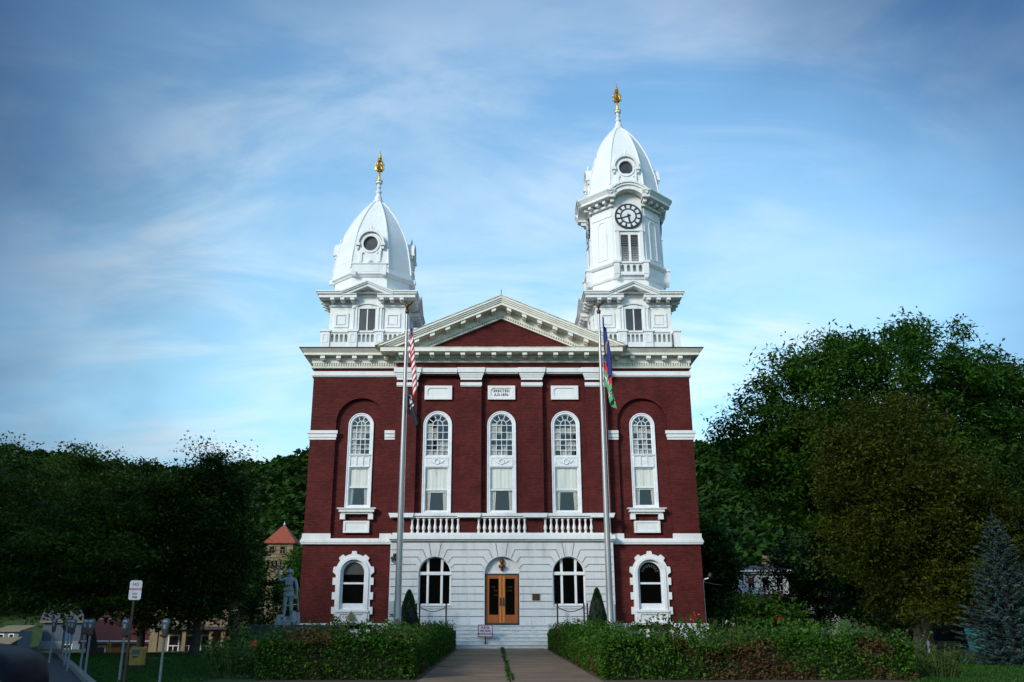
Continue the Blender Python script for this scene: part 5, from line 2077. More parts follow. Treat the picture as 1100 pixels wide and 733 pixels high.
# tan house with a porch
t = thing('porch_house', (-22.5, 72, -2.6), 'tan house with a railed porch and steps under the trees on the left', 'house')
MB().box(-26.5, -20.6, 71, 75, -3, 3.2).build('wall', 'wall_tan', t)
mb = MB()
gable(mb, -26.5, -20.6, 71, 75, 3.2, 4.4, .3)
mb.build('roof', 'slate', t)
mb = MB().box(-25.5, -20.0, 69, 70.99, -3, -1.45)
mb.build('porch_floor', 'granite_mid', t)
mb = MB().box(-25.4, -21.2, 69.05, 69.15, -.62, -.52).box(-25.4, -21.2, 69.05, 69.15, -1.38, -1.3)
for k in range(17):
    x = -25.3 + k * .245
    mb.box(x - .06, x + .06, 69.06, 69.14, -1.3, -.62)
mb.build('porch_railing', 'wall_tan', t)
for x in (-25.3, -23.2, -21.2, -20.3):
    MB().box(x - .14, x + .14, 69.02, 69.30, -1.45, 1.0).build('porch_post', 'wall_tan', t)
MB().box(-25.7, -20.0, 68.7, 71, 1.0, 1.2).build('porch_roof', 'slate', t)
for x in (-24.6, -23.4, -22.1):
    win(t, x, 71, -.9, .5, .7)
MB().box(-20.7, -19.8, 70.93, 70.99, -1.45, .6).build('door', 'black', t)
M['lamp_amber'] = mat('amber_notice', (0.6, 0.34, 0.03), 0.6)
MB().box(-20.5, -20.0, 70.9, 70.929, -.62, -.2).build('door_notice', 'lamp_amber', t)
for k in range(4):
    MB().box(-21.0, -19.5, 67.6 + k * .35, 69 - .001 if k == 3 else 67.6 + (k + 1) * .35, -3, -2.5 + k * .26).build('step', 'kerb', t)

# blue grey house and pale shed, far left
t = thing('barn_house', (-58, 128, -2.2), 'blue grey two storey house with a slate gambrel roof at far left', 'house')
mb = MB().box(-61.2, -56.0, 125, 132, -4.5, 1.55)
mb.build('wall', 'wall_blue', t)
MB().box(-61.35, -55.85, 124.8, 124.99, -4.5, -1.0).build('lower_storey', 'wall_pale', t)
mb = MB()
mb.loft([[(-61.6, a, b) for a, b in ((124.6, 1.5), (125.6, 3.2), (128.5, 4.0), (131.4, 3.2), (132.4, 1.5))], [(-55.6, a, b) for a, b in ((124.6, 1.5), (125.6, 3.2), (128.5, 4.0), (131.4, 3.2), (132.4, 1.5))]])
mb.build('roof', 'slate', t)
MB().box(-61.5, -55.7, 124.5, 124.62, 1.36, 1.5).build('eave_board', 'wall_tan', t)
win(t, -57.4, 124.8, -2.5, -1.5, 1.0)
t = thing('shed', (-62.5, 122, -2.2), 'small white shed with a lean-to roof left of the blue grey house', 'shed')
MB().box(-64.8, -61.8, 120, 123.5, -4.5, .3).build('wall', 'wall_pale', t)
MB().loft([[(x, a, b) for a, b in ((119.6, .25), (123.9, .9), (123.9, 1.02), (119.6, .37))] for x in (-65.2, -61.5)]).build('roof', 'wall_tan', t)
MB().loft([[(x, a, b) for a, b in ((117.4, -1.2), (120, -.5), (120, -.4), (117.4, -1.1))] for x in (-66.5, -61.2)]).build('porch_roof', 'wall_tan', t)
for x in (-64.0, -62.7):
    win(t, x, 120, -.9, -.1, .5)

# white house beyond the trees on the right
t = thing('white_house', (27.5, 93, G), 'ornate white house with a red edged porch roof among trees at right', 'house')
MB().box(24.6, 34, 91, 99, -.5, 3.55).build('wall', 'white', t)
mb = MB()
mb.loft([[(23.3, 89.6, 3.55), (35, 89.6, 3.55), (35, 100, 3.55), (23.3, 100, 3.55)], [(23.2, 89.5, 3.72), (35.1, 89.5, 3.72), (35.1, 100, 3.72), (23.2, 100, 3.72)]])
mb.build('porch_cornice', 'white', t)
mb = MB()
mb.loft([[(23.1, 89.4, 3.721), (35.2, 89.4, 3.721), (35.2, 100, 3.721), (23.1, 100, 3.721)], [(23.2, 89.5, 3.87), (35.1, 89.5, 3.87), (35.1, 100, 3.87), (23.2, 100, 3.87)], [(24.7, 91, 4.15), (34, 91, 4.15), (34, 99, 4.15), (24.7, 99, 4.15)]])
mb.build('porch_roof', 'red_roof', t)
MB().box(24.75, 29.2, 91.05, 96, 4.0, 6.1).build('upper_storey', 'white', t)
mb = MB()
for x in (24.85, 26.35, 27.75, 29.1):
    mb.box(x - .17, x + .17, 90.9, 91.049, 4.1, 6.0)
mb.box(24.5, 29.45, 90.7, 96.2, 6.1, 6.28).box(24.3, 29.65, 90.5, 96.4, 6.28, 6.45)
mb.build('trim', 'sash', t)
mb = MB().loft([[(24.3, 90.5, 6.451), (29.65, 90.5, 6.451), (29.65, 96.4, 6.451), (24.3, 96.4, 6.451)], [(26.2, 92.6, 7.0), (27.8, 92.6, 7.0), (27.8, 94.4, 7.0), (26.2, 94.4, 7.0)]])
mb.build('roof', 'slate', t)
M['shutter_red'] = mat('dark_red_shutter', (0.12, 0.02, 0.02), 0.7)
for x in (25.6, 27.05, 28.45):
    win(t, x, 91.05, 4.5, 5.75, .62)
MB().box(25.32, 25.88, 90.96, 90.985, 5.1, 5.75).build('shutter', 'shutter_red', t)
for x in (23.6, 26, 28.5, 31, 33.5):
    MB().box(x - .1, x + .1, 89.8, 90.0, -.5, 3.55).build('porch_post', 'white', t)
MB().box(27.6, 28.2, 93, 93.6, 6.5, 8.0).build('chimney', 'sandstone', t)

# dark van, bin and low posts under the trees on the right
vx, vy = 26.5, 50.0
t = thing('parked_van', (vx, vy, G), 'dark van with a slate blue roof parked under the brown tree at right', 'van')
z = G
pr = [(0, .35), (0, .95), (.35, 1.05), (1.0, 1.15), (1.5, 1.85), (1.9, 1.98), (4.4, 1.98), (4.7, 1.8), (4.8, .9), (4.8, .35)]
mb = MB().slab([(vx - 2.4 + a, z + b) for a, b in pr], vy - .9, vy + .9)
mb.build('body', 'car_paint', t, smooth=30)
M['van_roof'] = mat('slate_blue_van_roof', (0.10, 0.13, 0.19), 0.35)
MB().box(vx - .7, vx + 2.1, vy - .85, vy + .85, z + 1.981, z + 2.04).build('roof', 'van_roof', t)
for a, b in ((-.95, -.05), (.05, .95), (1.05, 2.1)):
    MB().slab([(vx + a + (.25 if a < -.5 else 0), z + 1.82), (vx + a, z + 1.2), (vx + b, z + 1.2), (vx + b, z + 1.82)], vy - .93, vy - .901).build('window', 'car_glass', t)
for a in (-1.5, 1.55):
    mb = MB().lathe([(.2, -.1), (.32, -.08), (.34, 0), (.32, .08), (.2, .1)], 0, 0, 18)
    mb.xform(Matrix.Translation((vx + a, vy - .86, z + .34)) @ Matrix.Rotation(R(90), 4, 'X'))
    mb.build('wheel', 'tyre', t, smooth=50)
bx, by = 20.6, 39.6
M['teal'] = mat('teal_plastic', (0.02, 0.14, 0.16), 0.5)
t = thing('wheeled_bin', (bx, by, G), 'teal wheeled bin on the lawn edge left of the blue spruce', 'bin')
MB().loft([[(bx - .25, by - .25, G + .05), (bx + .25, by - .25, G + .05), (bx + .25, by + .25, G + .05), (bx - .25, by + .25, G + .05)], [(bx - .32, by - .32, G + .95), (bx + .32, by - .32, G + .95), (bx + .32, by + .34, G + .95), (bx - .32, by + .34, G + .95)]]).build('tub', 'teal', t)
MB().loft([[(bx - .34, by - .36, G + .951), (bx + .34, by - .36, G + .951), (bx + .34, by + .36, G + .951), (bx - .34, by + .36, G + .951)], [(bx - .3, by - .3, G + 1.05), (bx + .3, by - .3, G + 1.05), (bx + .3, by + .3, G + 1.08), (bx - .3, by + .3, G + 1.08)]]).build('lid', 'teal', t)
for i, (px_, py_, lb) in enumerate(((18.9, 40.5, 'pale post beside the hedge end, left of the teal bin'), (22.3, 41.5, 'pale post right of the teal bin under the brown tree'))):
    o = MB().lathe([(.07, G - .05), (.07, G + .42), (.06, G + .5), (.02, G + .54)], px_, py_, 10).build('bollard', 'granite_mid', None, smooth=50)
    tag(o, lb, 'bollard', 'pale posts under the trees')


def cable(a, b, sag, label):
    a, b = Vector(a), Vector(b)
    pts = []
    for i in range(17):
        k = i / 16
        p = a.lerp(b, k)
        p.z -= sag * 4 * k * (1 - k)
        pts.append(p)
    tag(MB().tube(pts, .03, 5).build('cable', 'box_grey'), label, 'cable')


cable((CX + 10.96, 60, 4.6), (27.2, 90.9, 4.7), .3, 'thin pale cable running from the brick side wall to the white house')
cable((-30, 62, 1.6), (-12, 76, 3.4), .25, 'thin grey cable crossing the dark trees left of the statue')

# ------------------------------------------------------------------ trees and shrubs
M['leaf_deep'] = leaf_mat('deep_green_leaves', (0.013, 0.044, 0.004), (0.038, 0.100, 0.008), (0.068, 0.135, 0.013))
M['leaf_mid'] = leaf_mat('mid_green_leaves', (0.018, 0.052, 0.006), (0.048, 0.110, 0.012), (0.08, 0.15, 0.016))
M['leaf_olive'] = leaf_mat('olive_brown_leaves', (0.018, 0.028, 0.003), (0.058, 0.066, 0.005), (0.10, 0.102, 0.009))
M['leaf_shade'] = leaf_mat('dark_green_leaves', (0.009, 0.025, 0.004), (0.023, 0.054, 0.006), (0.04, 0.08, 0.009))
M['leaf_fresh'] = leaf_mat('fresh_green_leaves', (0.025, 0.085, 0.008), (0.065, 0.17, 0.018), (0.11, 0.22, 0.03))
M['leaf_spruce'] = leaf_mat('blue_spruce_needles', (0.012, 0.026, 0.022), (0.030, 0.058, 0.053), (0.055, 0.09, 0.085), .1)
M['leaf_moss'] = leaf_mat('mossy_green_leaves', (0.023, 0.052, 0.005), (0.066, 0.118, 0.010), (0.11, 0.165, 0.015))
M['leaf_arb'] = leaf_mat('arborvitae_foliage', (0.008, 0.030, 0.006), (0.020, 0.060, 0.010), None, .1)
M['leaf_hedge'] = leaf_mat('hedge_leaves', (0.014, 0.050, 0.004), (0.055, 0.135, 0.010), (0.095, 0.042, 0.022), .2)
M['leaf_flower'] = leaf_mat('orange_flower_petals', (0.45, 0.05, 0.02), (0.55, 0.16, 0.03), (0.5, 0.1, 0.12), .3)
M['leaf_red'] = leaf_mat('red_petals', (0.45, 0.01, 0.01), (0.6, 0.02, 0.02), None, .3)
M['leaf_white'] = leaf_mat('white_petals', (0.6, 0.6, 0.62), (0.75, 0.72, 0.75), None, .3)

gz = lambda x, y: float(ground_z(x, y))
# right side
tree('broadleaf_tree', (26.5, 57, G), (26.5, 57.5, 12.4), (9.0, 7.2, 8.8), 'tallest green tree at right, with long feathery sprays towards the courthouse', 'leaf_deep',
     nclump=520, per=165, sig=.52, leaf=.18, aspect=.34, seed=3, trunk=.48, limbs=80, rough=.22, zflat=.7, shell=.45, lobes=[((20.9, 56, 12.8), (6.1, 4.5, 6.3), 210), ((33.0, 58, 12.2), (6.2, 5.5, 7.4), 160)], group='trees right of the courthouse')
tree('broadleaf_tree', (38.5, 60, G), (37.5, 60, 9.5), (8, 7, 9.3), 'dark rounded tree at the far right edge beyond the spruce', 'leaf_shade',
     nclump=420, per=110, sig=.7, leaf=.2, seed=9, trunk=.4, limbs=40, rough=.35, group='trees right of the courthouse')
tree('broadleaf_tree', (19.2, 42, G), (19.2, 42.2, 6.8), (3.7, 3.8, 5.6), 'olive brown rounded tree in front of the tall green tree', 'leaf_olive',
     nclump=430, per=170, sig=.40, leaf=.095, seed=5, trunk=.22, limbs=44, rough=.40, shell=.5, zflat=.8, lobes=[((22.6, 43.4, 4.9), (3.0, 2.8, 3.6), 130)], group='trees right of the courthouse')
tree('broadleaf_tree', (27.2, 45, G), (27.0, 45.3, 5.6), (4.2, 4.0, 4.9), 'dark green tree between the olive tree and the right edge', 'leaf_shade',
     nclump=260, per=90, sig=.5, leaf=.15, seed=15, trunk=.22, limbs=30, rough=.35, group='trees right of the courthouse')
tree('broadleaf_tree', (17.4, 76, G), (17.4, 76, 5.4), (2.7, 2.7, 5.0), 'light green bushy tree beside the courthouse right wall', 'leaf_mid',
     nclump=260, per=85, sig=.5, leaf=.2, seed=21, trunk=.2, limbs=30, rough=.4, group='trees right of the courthouse')
tree('broadleaf_tree', (35.5, 84, G), (35.5, 84, 7), (6.5, 5, 6.6), 'dark tree behind the white house roof', 'leaf_shade',
     nclump=260, per=80, sig=.7, leaf=.26, seed=22, trunk=.3, limbs=24, group='trees right of the courthouse')
for i, (x, y, rx, h_, m_, lb) in enumerate(((23.8, 78, 3.2, 1.5, 'leaf_shade', 'low dark shrub in front of the white house porch'), (15.2, 53, 2.2, 1.6, 'leaf_mid', 'rounded green shrub at the right corner of the courthouse'),
                                           (30.5, 66, 4.0, 2.6, 'leaf_shade', 'broad dark shrub under the tallest tree'), (33.5, 52, 4.4, 2.4, 'leaf_shade', 'dark shrub mass behind the spruce'), (23.3, 70, 3.0, 4.4, 'leaf_shade', 'tall dark shrub hiding the right half of the white house'))):
    tree('shrub', (x, y, G), (x, y, G + h_ * .7), (rx, rx * .7, h_), lb, m_, 'shrub', 'shrubs right of the courthouse', nclump=130, per=80, sig=.4, leaf=.13, seed=40 + i, trunk=.08, limbs=14, fork=.1)


def spruce(x, y, h, r, label):
    t = thing('blue_spruce', (x, y, G), label, 'spruce tree')
    rs = random.Random(4)
    P, D, S, T = [], [], [], []
    mb = MB().tube([(x, y, G - .1), (x, y, G + h * .5), (x, y, G + h)], [.14, .08, .012], 8)
    nl = 26
    for l in range(nl):
        k = l / (nl - 1)
        zz = G + .12 + (h - .35) * k
        rr = r * (1 - k) ** .82 + .08
        nb = int(21 - 12 * k)
        for b in range(nb):
            a = 6.283 * (b + rs.random() * .7) / nb + l
            ln = rr * rs.uniform(.62, 1.16)
            up = -.10 + .45 * k
            tip = Vector((x + math.cos(a) * ln, y + math.sin(a) * ln, zz + ln * up + .05))
            st_ = Vector((x, y, zz))
            if b % 2 == 0:
                mb.tube([st_, st_.lerp(tip, .6) + Vector((0, 0, -.03)), tip], [.02, .012, .005], 4)
            n = int(26 * ln / r * 2.6) + 10
            for q in range(n):
                f = rs.uniform(.18, 1) ** .75
                p = st_.lerp(tip, f) + Vector((0, 0, -.10 * math.sin(3.14 * f) * ln))
                sd_ = rs.uniform(-1, 1) * .26 * (1.1 - f) * ln + rs.uniform(-.03, .03)
                p += Vector((-math.sin(a), math.cos(a), 0)) * sd_
                P.append(p)
                D.append((math.cos(a) + rs.uniform(-.5, .5), math.sin(a) + rs.uniform(-.5, .5), .25 + rs.uniform(-.2, .4)))
                S.append(rs.uniform(.05, .10))
                T.append(min(1, .15 + .6 * f * f + rs.uniform(-.1, .25)))
    for q in range(24):
        P.append(Vector((x, y, G + h - .3 + q * .018)))
        D.append((rs.uniform(-.5, .5), rs.uniform(-.5, .5), 1))
        S.append(.07)
        T.append(.6)
    leaf_obj('foliage', np.array(P), np.array(S), 'leaf_spruce', t, .28, .1, np.array(T), np.array(D))
    mb.build('trunk', 'bark', t)


spruce(16.75, 30.0, 4.85, 1.75, 'blue spruce on the lawn at the lower right corner')


def arborvitae(x, y, h, r, label):
    t = thing('conical_shrub', (x, y, G + 0.9), label, 'shrub', 'clipped conical shrubs at the entrance')
    n = 5200
    k = RNG.random(n) ** 1.2
    a = RNG.random(n) * 6.283
    prof = r * np.minimum(1, (1 - k) ** .62 * 1.02) * np.minimum(1, .72 + k * 1.6) * (.88 + .14 * RNG.random(n) ** .5) * (1 + .05 * np.sin(a * 5 + k * 9) + .04 * np.sin(a * 9 - k * 20))
    P = np.stack([x + np.cos(a) * prof, y + np.sin(a) * prof, G + .75 + (h - G - .75) * k], -1)
    D = np.stack([np.cos(a) * .3, np.sin(a) * .3, np.ones(n)], -1)
    leaf_obj('foliage', P, .05 + .035 * RNG.random(n), 'leaf_arb', t, .5, 0, RNG.random(n) * .7, D)
    MB().lathe([(.05, G - .1), (.05, G + 1.2), (.02, h - .4)], x, y, 8).build('trunk', 'bark', t)
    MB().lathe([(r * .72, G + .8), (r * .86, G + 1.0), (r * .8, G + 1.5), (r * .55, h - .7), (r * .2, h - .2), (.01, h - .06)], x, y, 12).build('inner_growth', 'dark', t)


arborvitae(-4.42, 46.9, 3.13, .60, 'dark clipped conical shrub by the left flagpole')
arborvitae(5.22, 46.9, 3.22, .56, 'dark clipped conical shrub by the right flagpole')

# unseen trees added left of the view to shade lawns, hedges and lower walls
for i, (x, y, h_) in enumerate(((-20.5, 15.5, 20), (-27, 17, 21.5), (-34, 18, 21), (-41, 19.5, 21), (-48.5, 20.5, 21), (-26, 3, 15))):
    tree('broadleaf_tree', (x, y, G), (x, y, h_ * .56), (4.6, 4.4, h_ * .44), 'unseen tree %s of the front street, added to shade the lawns and lower walls' % ('north' if y > 8 else 'south'), 'leaf_deep',
         nclump=210, per=40, sig=.75, leaf=.34, seed=80 + i, trunk=.3, limbs=16, rough=.3, group='unseen trees added for shade')

# left side
tree('broadleaf_tree', (-16.2, 37.5, gz(-16.2, 37.5)), (-17.6, 38, 5.1), (6.8, 4.6, 3.5), 'spreading green tree behind the no parking sign, with layered sprays', 'leaf_moss',
     nclump=420, per=190, sig=.46, leaf=.085, seed=31, trunk=.2, limbs=60, rough=.55, zflat=.34, shell=.3, fork=.3, group='trees left of the courthouse')
tree('broadleaf_tree', (-24.5, 41, gz(-24.5, 41)), (-25.6, 41, 5.7), (5.6, 4.6, 3.6), 'dark tree at the far left edge above the parked car', 'leaf_shade',
     nclump=330, per=190, sig=.5, leaf=.09, seed=33, trunk=.24, limbs=40, rough=.45, zflat=.4, shell=.4, group='trees left of the courthouse')
tree('broadleaf_tree', (-12.2, 37.6, gz(-12.2, 37.6)), (-12.3, 38, 5.0), (1.95, 2.0, 3.7), 'dense dark upright tree left of the soldier statue', 'leaf_shade',
     nclump=380, per=200, sig=.36, leaf=.075, seed=35, trunk=.19, limbs=34, rough=.3, zflat=.7, shell=.35, group='trees left of the courthouse')
tree('broadleaf_tree', (-21.5, 56, gz(-21.5, 56)), (-21.5, 56, 5.2), (5.0, 4, 4.4), 'tall dark tree behind the spreading tree at left', 'leaf_shade',
     nclump=300, per=80, sig=.6, leaf=.18, seed=37, trunk=.3, limbs=34, rough=.4, group='trees left of the courthouse')
tree('broadleaf_tree', (-44, 64, gz(-44, 64)), (-44, 64, 4.6), (7, 5, 6.0), 'wide dark tree far left in front of the hill', 'leaf_shade',
     nclump=330, per=80, sig=.7, leaf=.22, seed=38, trunk=.35, limbs=34, rough=.4, group='trees left of the courthouse')
tree('broadleaf_tree', (-18.0, 86, gz(-18, 86)), (-18.2, 86, 3.5), (2.6, 2.5, 4.6), 'green tree between the stone tower and the brick corner', 'leaf_deep',
     nclump=200, per=80, sig=.45, leaf=.17, seed=39, trunk=.2, limbs=20, rough=.35, group='trees left of the courthouse')
for i, (x, y, rx, h_, lb) in enumerate(((-23.0, 67.5, 2.4, 1.0, 'low dark shrub in front of the tan porch'), (-30.5, 71, 3.2, 1.1, 'dark shrub row in front of the yellow cottage'), (-34.5, 58, 3.0, 1.6, 'dark shrub left of the yellow cottage'), (-16.4, 62, 2.0, 4.2, 'tall dark shrub between the upright tree and the statue'), (-72, 128, 9.0, 3.6, 'broad dark thicket left of the white shed'), (-50, 84, 3.5, 1.4, 'low dark shrub between the grey house and the cottage'))):
    z = gz(x, y)
    tree('shrub', (x, y, z), (x, y, z + h_ * .6), (rx, rx * .6, h_), lb, 'leaf_shade', 'shrub', 'shrubs by the left houses', nclump=90, per=70, sig=.3, leaf=.11, seed=60 + i, trunk=.06, limbs=10, fork=.1)


# ------------------------------------------------------------------ hedges and flower bed
def hedge(parts, label, seed, brown, bx=0.0):
    """parts: boxes (x0, x1, y0, y1, top) that join into one clipped hedge"""
    cx_ = sum((p[0] + p[1]) / 2 for p in parts) / len(parts)
    cy_ = sum((p[2] + p[3]) / 2 for p in parts) / len(parts)
    t = thing('hedge', (cx_, cy_, G), label, 'hedge', 'hedges along the entrance path')
    rs = np.random.default_rng(seed)
    PP = []
    for x0, x1, y0, y1, h in parts:
        w, d = x1 - x0, y1 - y0
        area = [w * d, w * (h - G), w * (h - G) * .5, d * (h - G), d * (h - G)]
        dens = 1050
        for f, A in enumerate(area):
            n = int(A * dens)
            a, b, c = rs.random(n), rs.random(n), rs.random(n) ** 2 * .16
            if f == 0:
                p = np.stack([x0 + w * a, y0 + d * b, h - c], -1)
            elif f in (1, 2):
                p = np.stack([x0 + w * a, (y0 + c) if f == 1 else (y1 - c), G + (h - G) * b], -1)
            else:
                p = np.stack([(x0 + c) if f == 3 else (x1 - c), y0 + d * a, G + (h - G) * b], -1)
            PP.append(p)
        n = int(w * d * 180)                       # shoots that stick out above the clip
        q = np.stack([x0 + w * rs.random(n), y0 + d * rs.random(n), h + .36 * rs.random(n) ** 1.7], -1)
        PP.append(q)
    P = np.concatenate(PP)
    lump = np.array([mnoise.noise(Vector((p[0] * 1.3, p[1] * 1.3, seed))) + .6 * mnoise.noise(Vector((p[0] * 3.1, p[1] * 3.1, p[2] * 3 + seed))) for p in P])
    hh = (P[:, 2] - G)
    slow = np.array([mnoise.noise(Vector((p[0] * .45 + seed, p[1] * .45, 3))) for p in P])
    P[:, 2] += slow * .30 * np.clip(hh, 0, 1)
    P[:, 2] += lump * .20 * np.clip(hh, 0, 1)
    P[:, 1] += lump * .16
    P[:, 0] += lump * .06
    bn = np.array([mnoise.noise(Vector((p[0] * .55 + 4, p[1] * .5, p[2] * .8 + seed * 2))) + .35 * mnoise.noise(Vector((p[0] * 2.2, p[1] * 2.2, p[2] * 2.5 + seed))) for p in P])
    bn += .30 * (.50 - np.clip(hh, 0, 1.1)) + .36 * np.exp(-((P[:, 0] - bx) / 1.3) ** 2) - .12
    tint = np.where(bn + rs.normal(size=len(P)) * .10 > brown, .82 + .18 * rs.random(len(P)), rs.random(len(P)) * .6)
    leaf_obj('foliage', P, .034 + .026 * rs.random(len(P)), 'leaf_hedge', t, .5, .3, tint)
    mb = MB()
    for x0, x1, y0, y1, h in parts:
        mb.box(x0 + .26, x1 - .26, y0 + .30, y1 - .26, G, h - .26)
    M['twigs'] = M.get('twigs') or mat('hedge_twigs', (0.02, 0.018, 0.01), 0.95, (0.035, 0.028, 0.016), 9, bump=1)
    mb.build('stems', 'twigs', t)
    mb = MB()
    for k in range(260):
        p = parts[rs.integers(len(parts))]
        x, y = p[0] + (p[1] - p[0]) * rs.random(), p[2] + (p[3] - p[2]) * rs.random()
        h = p[4] + .05 + .16 * rs.random()
        mb.tube([(x, y, p[4] - .3), (x + rs.normal() * .04, y + rs.normal() * .04, h)], [.006, .003], 3)
    tag(mb.build('shoots', 'twigs', t), kind='stuff')
    return t


hedge([(-3.35, -1.98, 24.2, 46.2, 1.14), (-5.7, -1.98, 22.4, 24.2, 1.15)], 'dense green and rust brown hedge left of the entrance path', 2, .20, -4.2)
hedge([(2.62, 4.0, 24.2, 46.2, 1.16), (2.62, 10.1, 22.4, 24.2, 1.20)], 'dense green hedge with brown patches right of the entrance path', 6, .20, 5.6)


def plant(x, y, h, n, spread, leafm, label, name='leafy_plant', cat='plant', flower=None, fl_n=0, leaf=.10, aspect=.22, seed=0, group='plants in the flower beds'):
    t = thing(name, (x, y, G), label, cat, group)
    rs = np.random.default_rng(seed + 100)
    P, D, S = [], [], []
    mb = MB()
    for k in range(n):
        a, r = rs.random() * 6.283, spread * rs.random() ** .5
        bx, by = x + math.cos(a) * r * .6, y + math.sin(a) * r * .6
        hh = h * (.6 + .4 * rs.random())
        tx, ty = x + math.cos(a) * r * 1.15, y + math.sin(a) * r * 1.15
        mb.tube([(bx, by, G), ((bx + tx) / 2, (by + ty) / 2, G + hh * .6), (tx, ty, G + hh)], [.010, .008, .004], 4)
        for q in range(22):
            f = rs.random()
            P.append((bx + (tx - bx) * f + rs.normal() * .03, by + (ty - by) * f + rs.normal() * .03, G + hh * (.15 + .85 * f)))
            b = rs.random() * 6.283
            D.append((math.cos(b), math.sin(b), .5))
            S.append(leaf * (.6 + .6 * rs.random()))
    leaf_obj('leaves', np.array(P), np.array(S), leafm, t, aspect, .3, rs.random(len(P)) * .8, np.array(D))
    mb.build('stems', 'leaf_stem', t)
    if flower:
        F = []
        for k in range(fl_n):
            a, r = rs.random() * 6.283, spread * rs.random() ** .5
            c = np.array([x + math.cos(a) * r, y + math.sin(a) * r, G + h * (.85 + .2 * rs.random())])
            F.append(c + rs.normal(size=(14, 3)) * .045)
        F = np.concatenate(F)
        leaf_obj('blossoms', F, .045, flower, t, .6, .4, rs.random(len(F)))
    return t


M['leaf_stem'] = mat('green_stem', (0.05, 0.10, 0.02), 0.7)
plant(-7.7, 29.5, 1.28, 46, .85, 'leaf_fresh', 'tall bright green leafy clump in front of the memorial wall', seed=1)
plant(-6.3, 30.5, 1.30, 40, .75, 'leaf_fresh', 'bright green leafy clump at the right end of the memorial wall', seed=2)
plant(-7.4, 26.0, .95, 50, .8, 'leaf_mid', 'sprawling green bush at the left end of the left hedge', seed=3, leaf=.07, aspect=.4)
plant(-6.5, 23.4, .95, 60, .8, 'leaf_mid', 'low green bush at the lower left corner of the left hedge', seed=4, leaf=.06, aspect=.45, flower='leaf_flower', fl_n=3)
plant(-7.45, 43.2, 1.55, 14, .42, 'leaf_mid', 'canna with bright red flowers below the left ground window', 'red_flower', 'flower', 'leaf_red', 5, .16, .35, 5)
plant(-6.6, 38.5, 1.28, 26, .6, 'leaf_mid', 'orange flowered plant at the foot of the left brick wall', 'orange_flower', 'flower', 'leaf_flower', 4, .09, .3, 6)
plant(-5.9, 43.8, 1.35, 22, .7, 'leaf_deep', 'dark leafy plant under the gilt emblem', seed=7, leaf=.11, aspect=.4)
plant(-5.0, 45.6, 1.45, 26, .55, 'leaf_deep', 'dark leafy plant beside the utility box', seed=8, leaf=.09, aspect=.45)
plant(-6.9, 42.6, 1.15, 16, .4, 'leaf_mid', 'white flowered plant below the red canna', 'white_flower', 'flower', 'leaf_white', 4, .08, .4, 9)
plant(-4.2, 38, 1.3, 34, .8, 'leaf_mid', 'flowering green plant behind the left hedge near the flagpole', 'orange_flower', 'flower', 'leaf_flower', 3, .08, .4, 10)
plant(8.6, 46.5, 1.75, 34, 1.1, 'leaf_deep', 'tall dark leafy plant below the right ground window', seed=11, leaf=.12, aspect=.35)
plant(10.4, 46, 1.5, 30, .9, 'leaf_mid', 'leafy plant with a red flower at the right corner of the courthouse', 'red_flower', 'flower', 'leaf_red', 2, .10, .35, 12)
plant(7.0, 30, 1.5, 34, .9, 'leaf_mid', 'green plant showing orange leaves above the right hedge', 'orange_flower', 'flower', 'leaf_flower', 2, .10, .35, 13)
plant(5.2, 34, 1.4, 40, 1.0, 'leaf_mid', 'bushy green plant behind the right hedge by the flagpole', seed=14, leaf=.08, aspect=.4)
plant(9.4, 27.5, 1.5, 60, 1.2, 'leaf_fresh', 'tall loose green bush above the right hedge', seed=15, leaf=.07, aspect=.4)
plant(7.6, 26.5, 1.42, 44, .9, 'leaf_mid', 'green bush with one red tip above the right hedge', seed=16, leaf=.07, aspect=.4, flower='leaf_red', fl_n=1)
plant(10.9, 25.5, 1.15, 50, .9, 'leaf_mid', 'green bush rounding off the far end of the right hedge', seed=17, leaf=.06, aspect=.45)
plant(11.2, 23.6, .85, 50, .75, 'leaf_olive', 'low brownish bush at the outer end of the right hedge', seed=18, leaf=.05, aspect=.45)
plant(4.6, 45.8, 1.3, 26, .6, 'leaf_fresh', 'green plant between the right hedge and the steps', seed=19, leaf=.08, aspect=.4)
plant(12.2, 47.5, 1.3, 24, .7, 'leaf_mid', 'white flowered plant beyond the right brick corner', 'white_flower', 'flower', 'leaf_white', 2, .09, .4, 20)

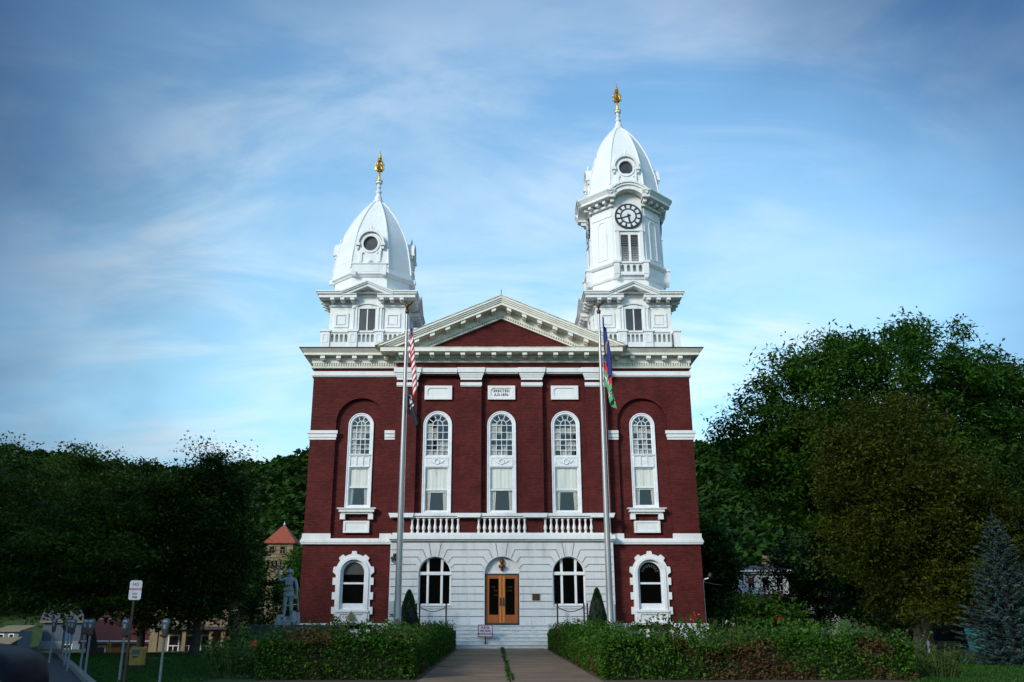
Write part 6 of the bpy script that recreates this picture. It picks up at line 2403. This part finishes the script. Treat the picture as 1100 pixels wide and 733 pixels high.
# weeds in the joint of the path, grass on the lawns
n = 420
yy = 18 + (46.4 - 18) * RNG.random(n)
keep = np.array([mnoise.noise(Vector((0, v * .5, 7))) > -.18 for v in yy])
yy = yy[keep]
P = np.stack([.355 + RNG.normal(size=len(yy)) * .04, yy, G + .04 + .05 * RNG.random(len(yy))], -1)
tag(leaf_obj('weeds', P, .05 + .05 * RNG.random(len(yy)), 'leaf_mid', None, .3, .2), kind='stuff')


def grass(regs, name):
    PP = []
    for x0, x1, y0, y1, n in regs:
        x, y = x0 + (x1 - x0) * RNG.random(n), y0 + (y1 - y0) * RNG.random(n)
        if x1 < 0:                                 # keep the street clear
            side = (x - ST0[0]) * nn.x + (y - ST0[1]) * nn.y
            k = side < -.1
            x, y = x[k], y[k]
        PP.append(np.stack([x, y, ground_z(x, y) + .03], -1))
    P = np.concatenate(PP)
    D = np.stack([RNG.normal(size=len(P)) * .4, RNG.normal(size=len(P)) * .4, np.ones(len(P))], -1)
    tag(leaf_obj(name, P, .03 + .04 * RNG.random(len(P)), 'leaf_grass', None, .18, 0, RNG.random(len(P)) * .7, D), kind='stuff')


M['leaf_grass'] = leaf_mat('grass_blades', (0.016, 0.055, 0.008), (0.04, 0.11, 0.014), None, .3)
grass([(-18, -6.8, 21, 40, 60000), (9.8, 19, 21, 40, 50000)], 'grass')


def forest():
    """wooded slope of the hill behind: crowns as clumps of leaf faces"""
    rs = np.random.default_rng(77)
    PP, TT = [], []
    cnt = 0
    for k in range(3800):
        y = rs.uniform(138, 345)
        x = y * rs.uniform(-.74, .74)
        if abs(x) < .16 * y and rs.random() < .7:
            continue
        z = gz(x, y)
        r = rs.uniform(3.0, 5.4)
        n = 120
        d = unit(n)
        d[:, 2] = np.abs(d[:, 2]) * 1.1 - .25
        rad = r * (.72 + .3 * rs.random((n, 1)))
        PP.append(np.array([x, y, z + r * .85]) + d * rad)
        TT.append(np.clip(rs.random() * .55 + rs.random(n) * .22, 0, 1))
        cnt += 1
    P = np.concatenate(PP)
    o = leaf_obj('forest', P, .62 + .5 * RNG.random(len(P)), 'leaf_hill', None, .6, .5, np.concatenate(TT))
    tag(o, kind='stuff')


M['leaf_hill'] = leaf_mat('hill_wood_leaves', (0.009, 0.028, 0.003), (0.023, 0.060, 0.005), (0.04, 0.085, 0.009), .15)
forest()
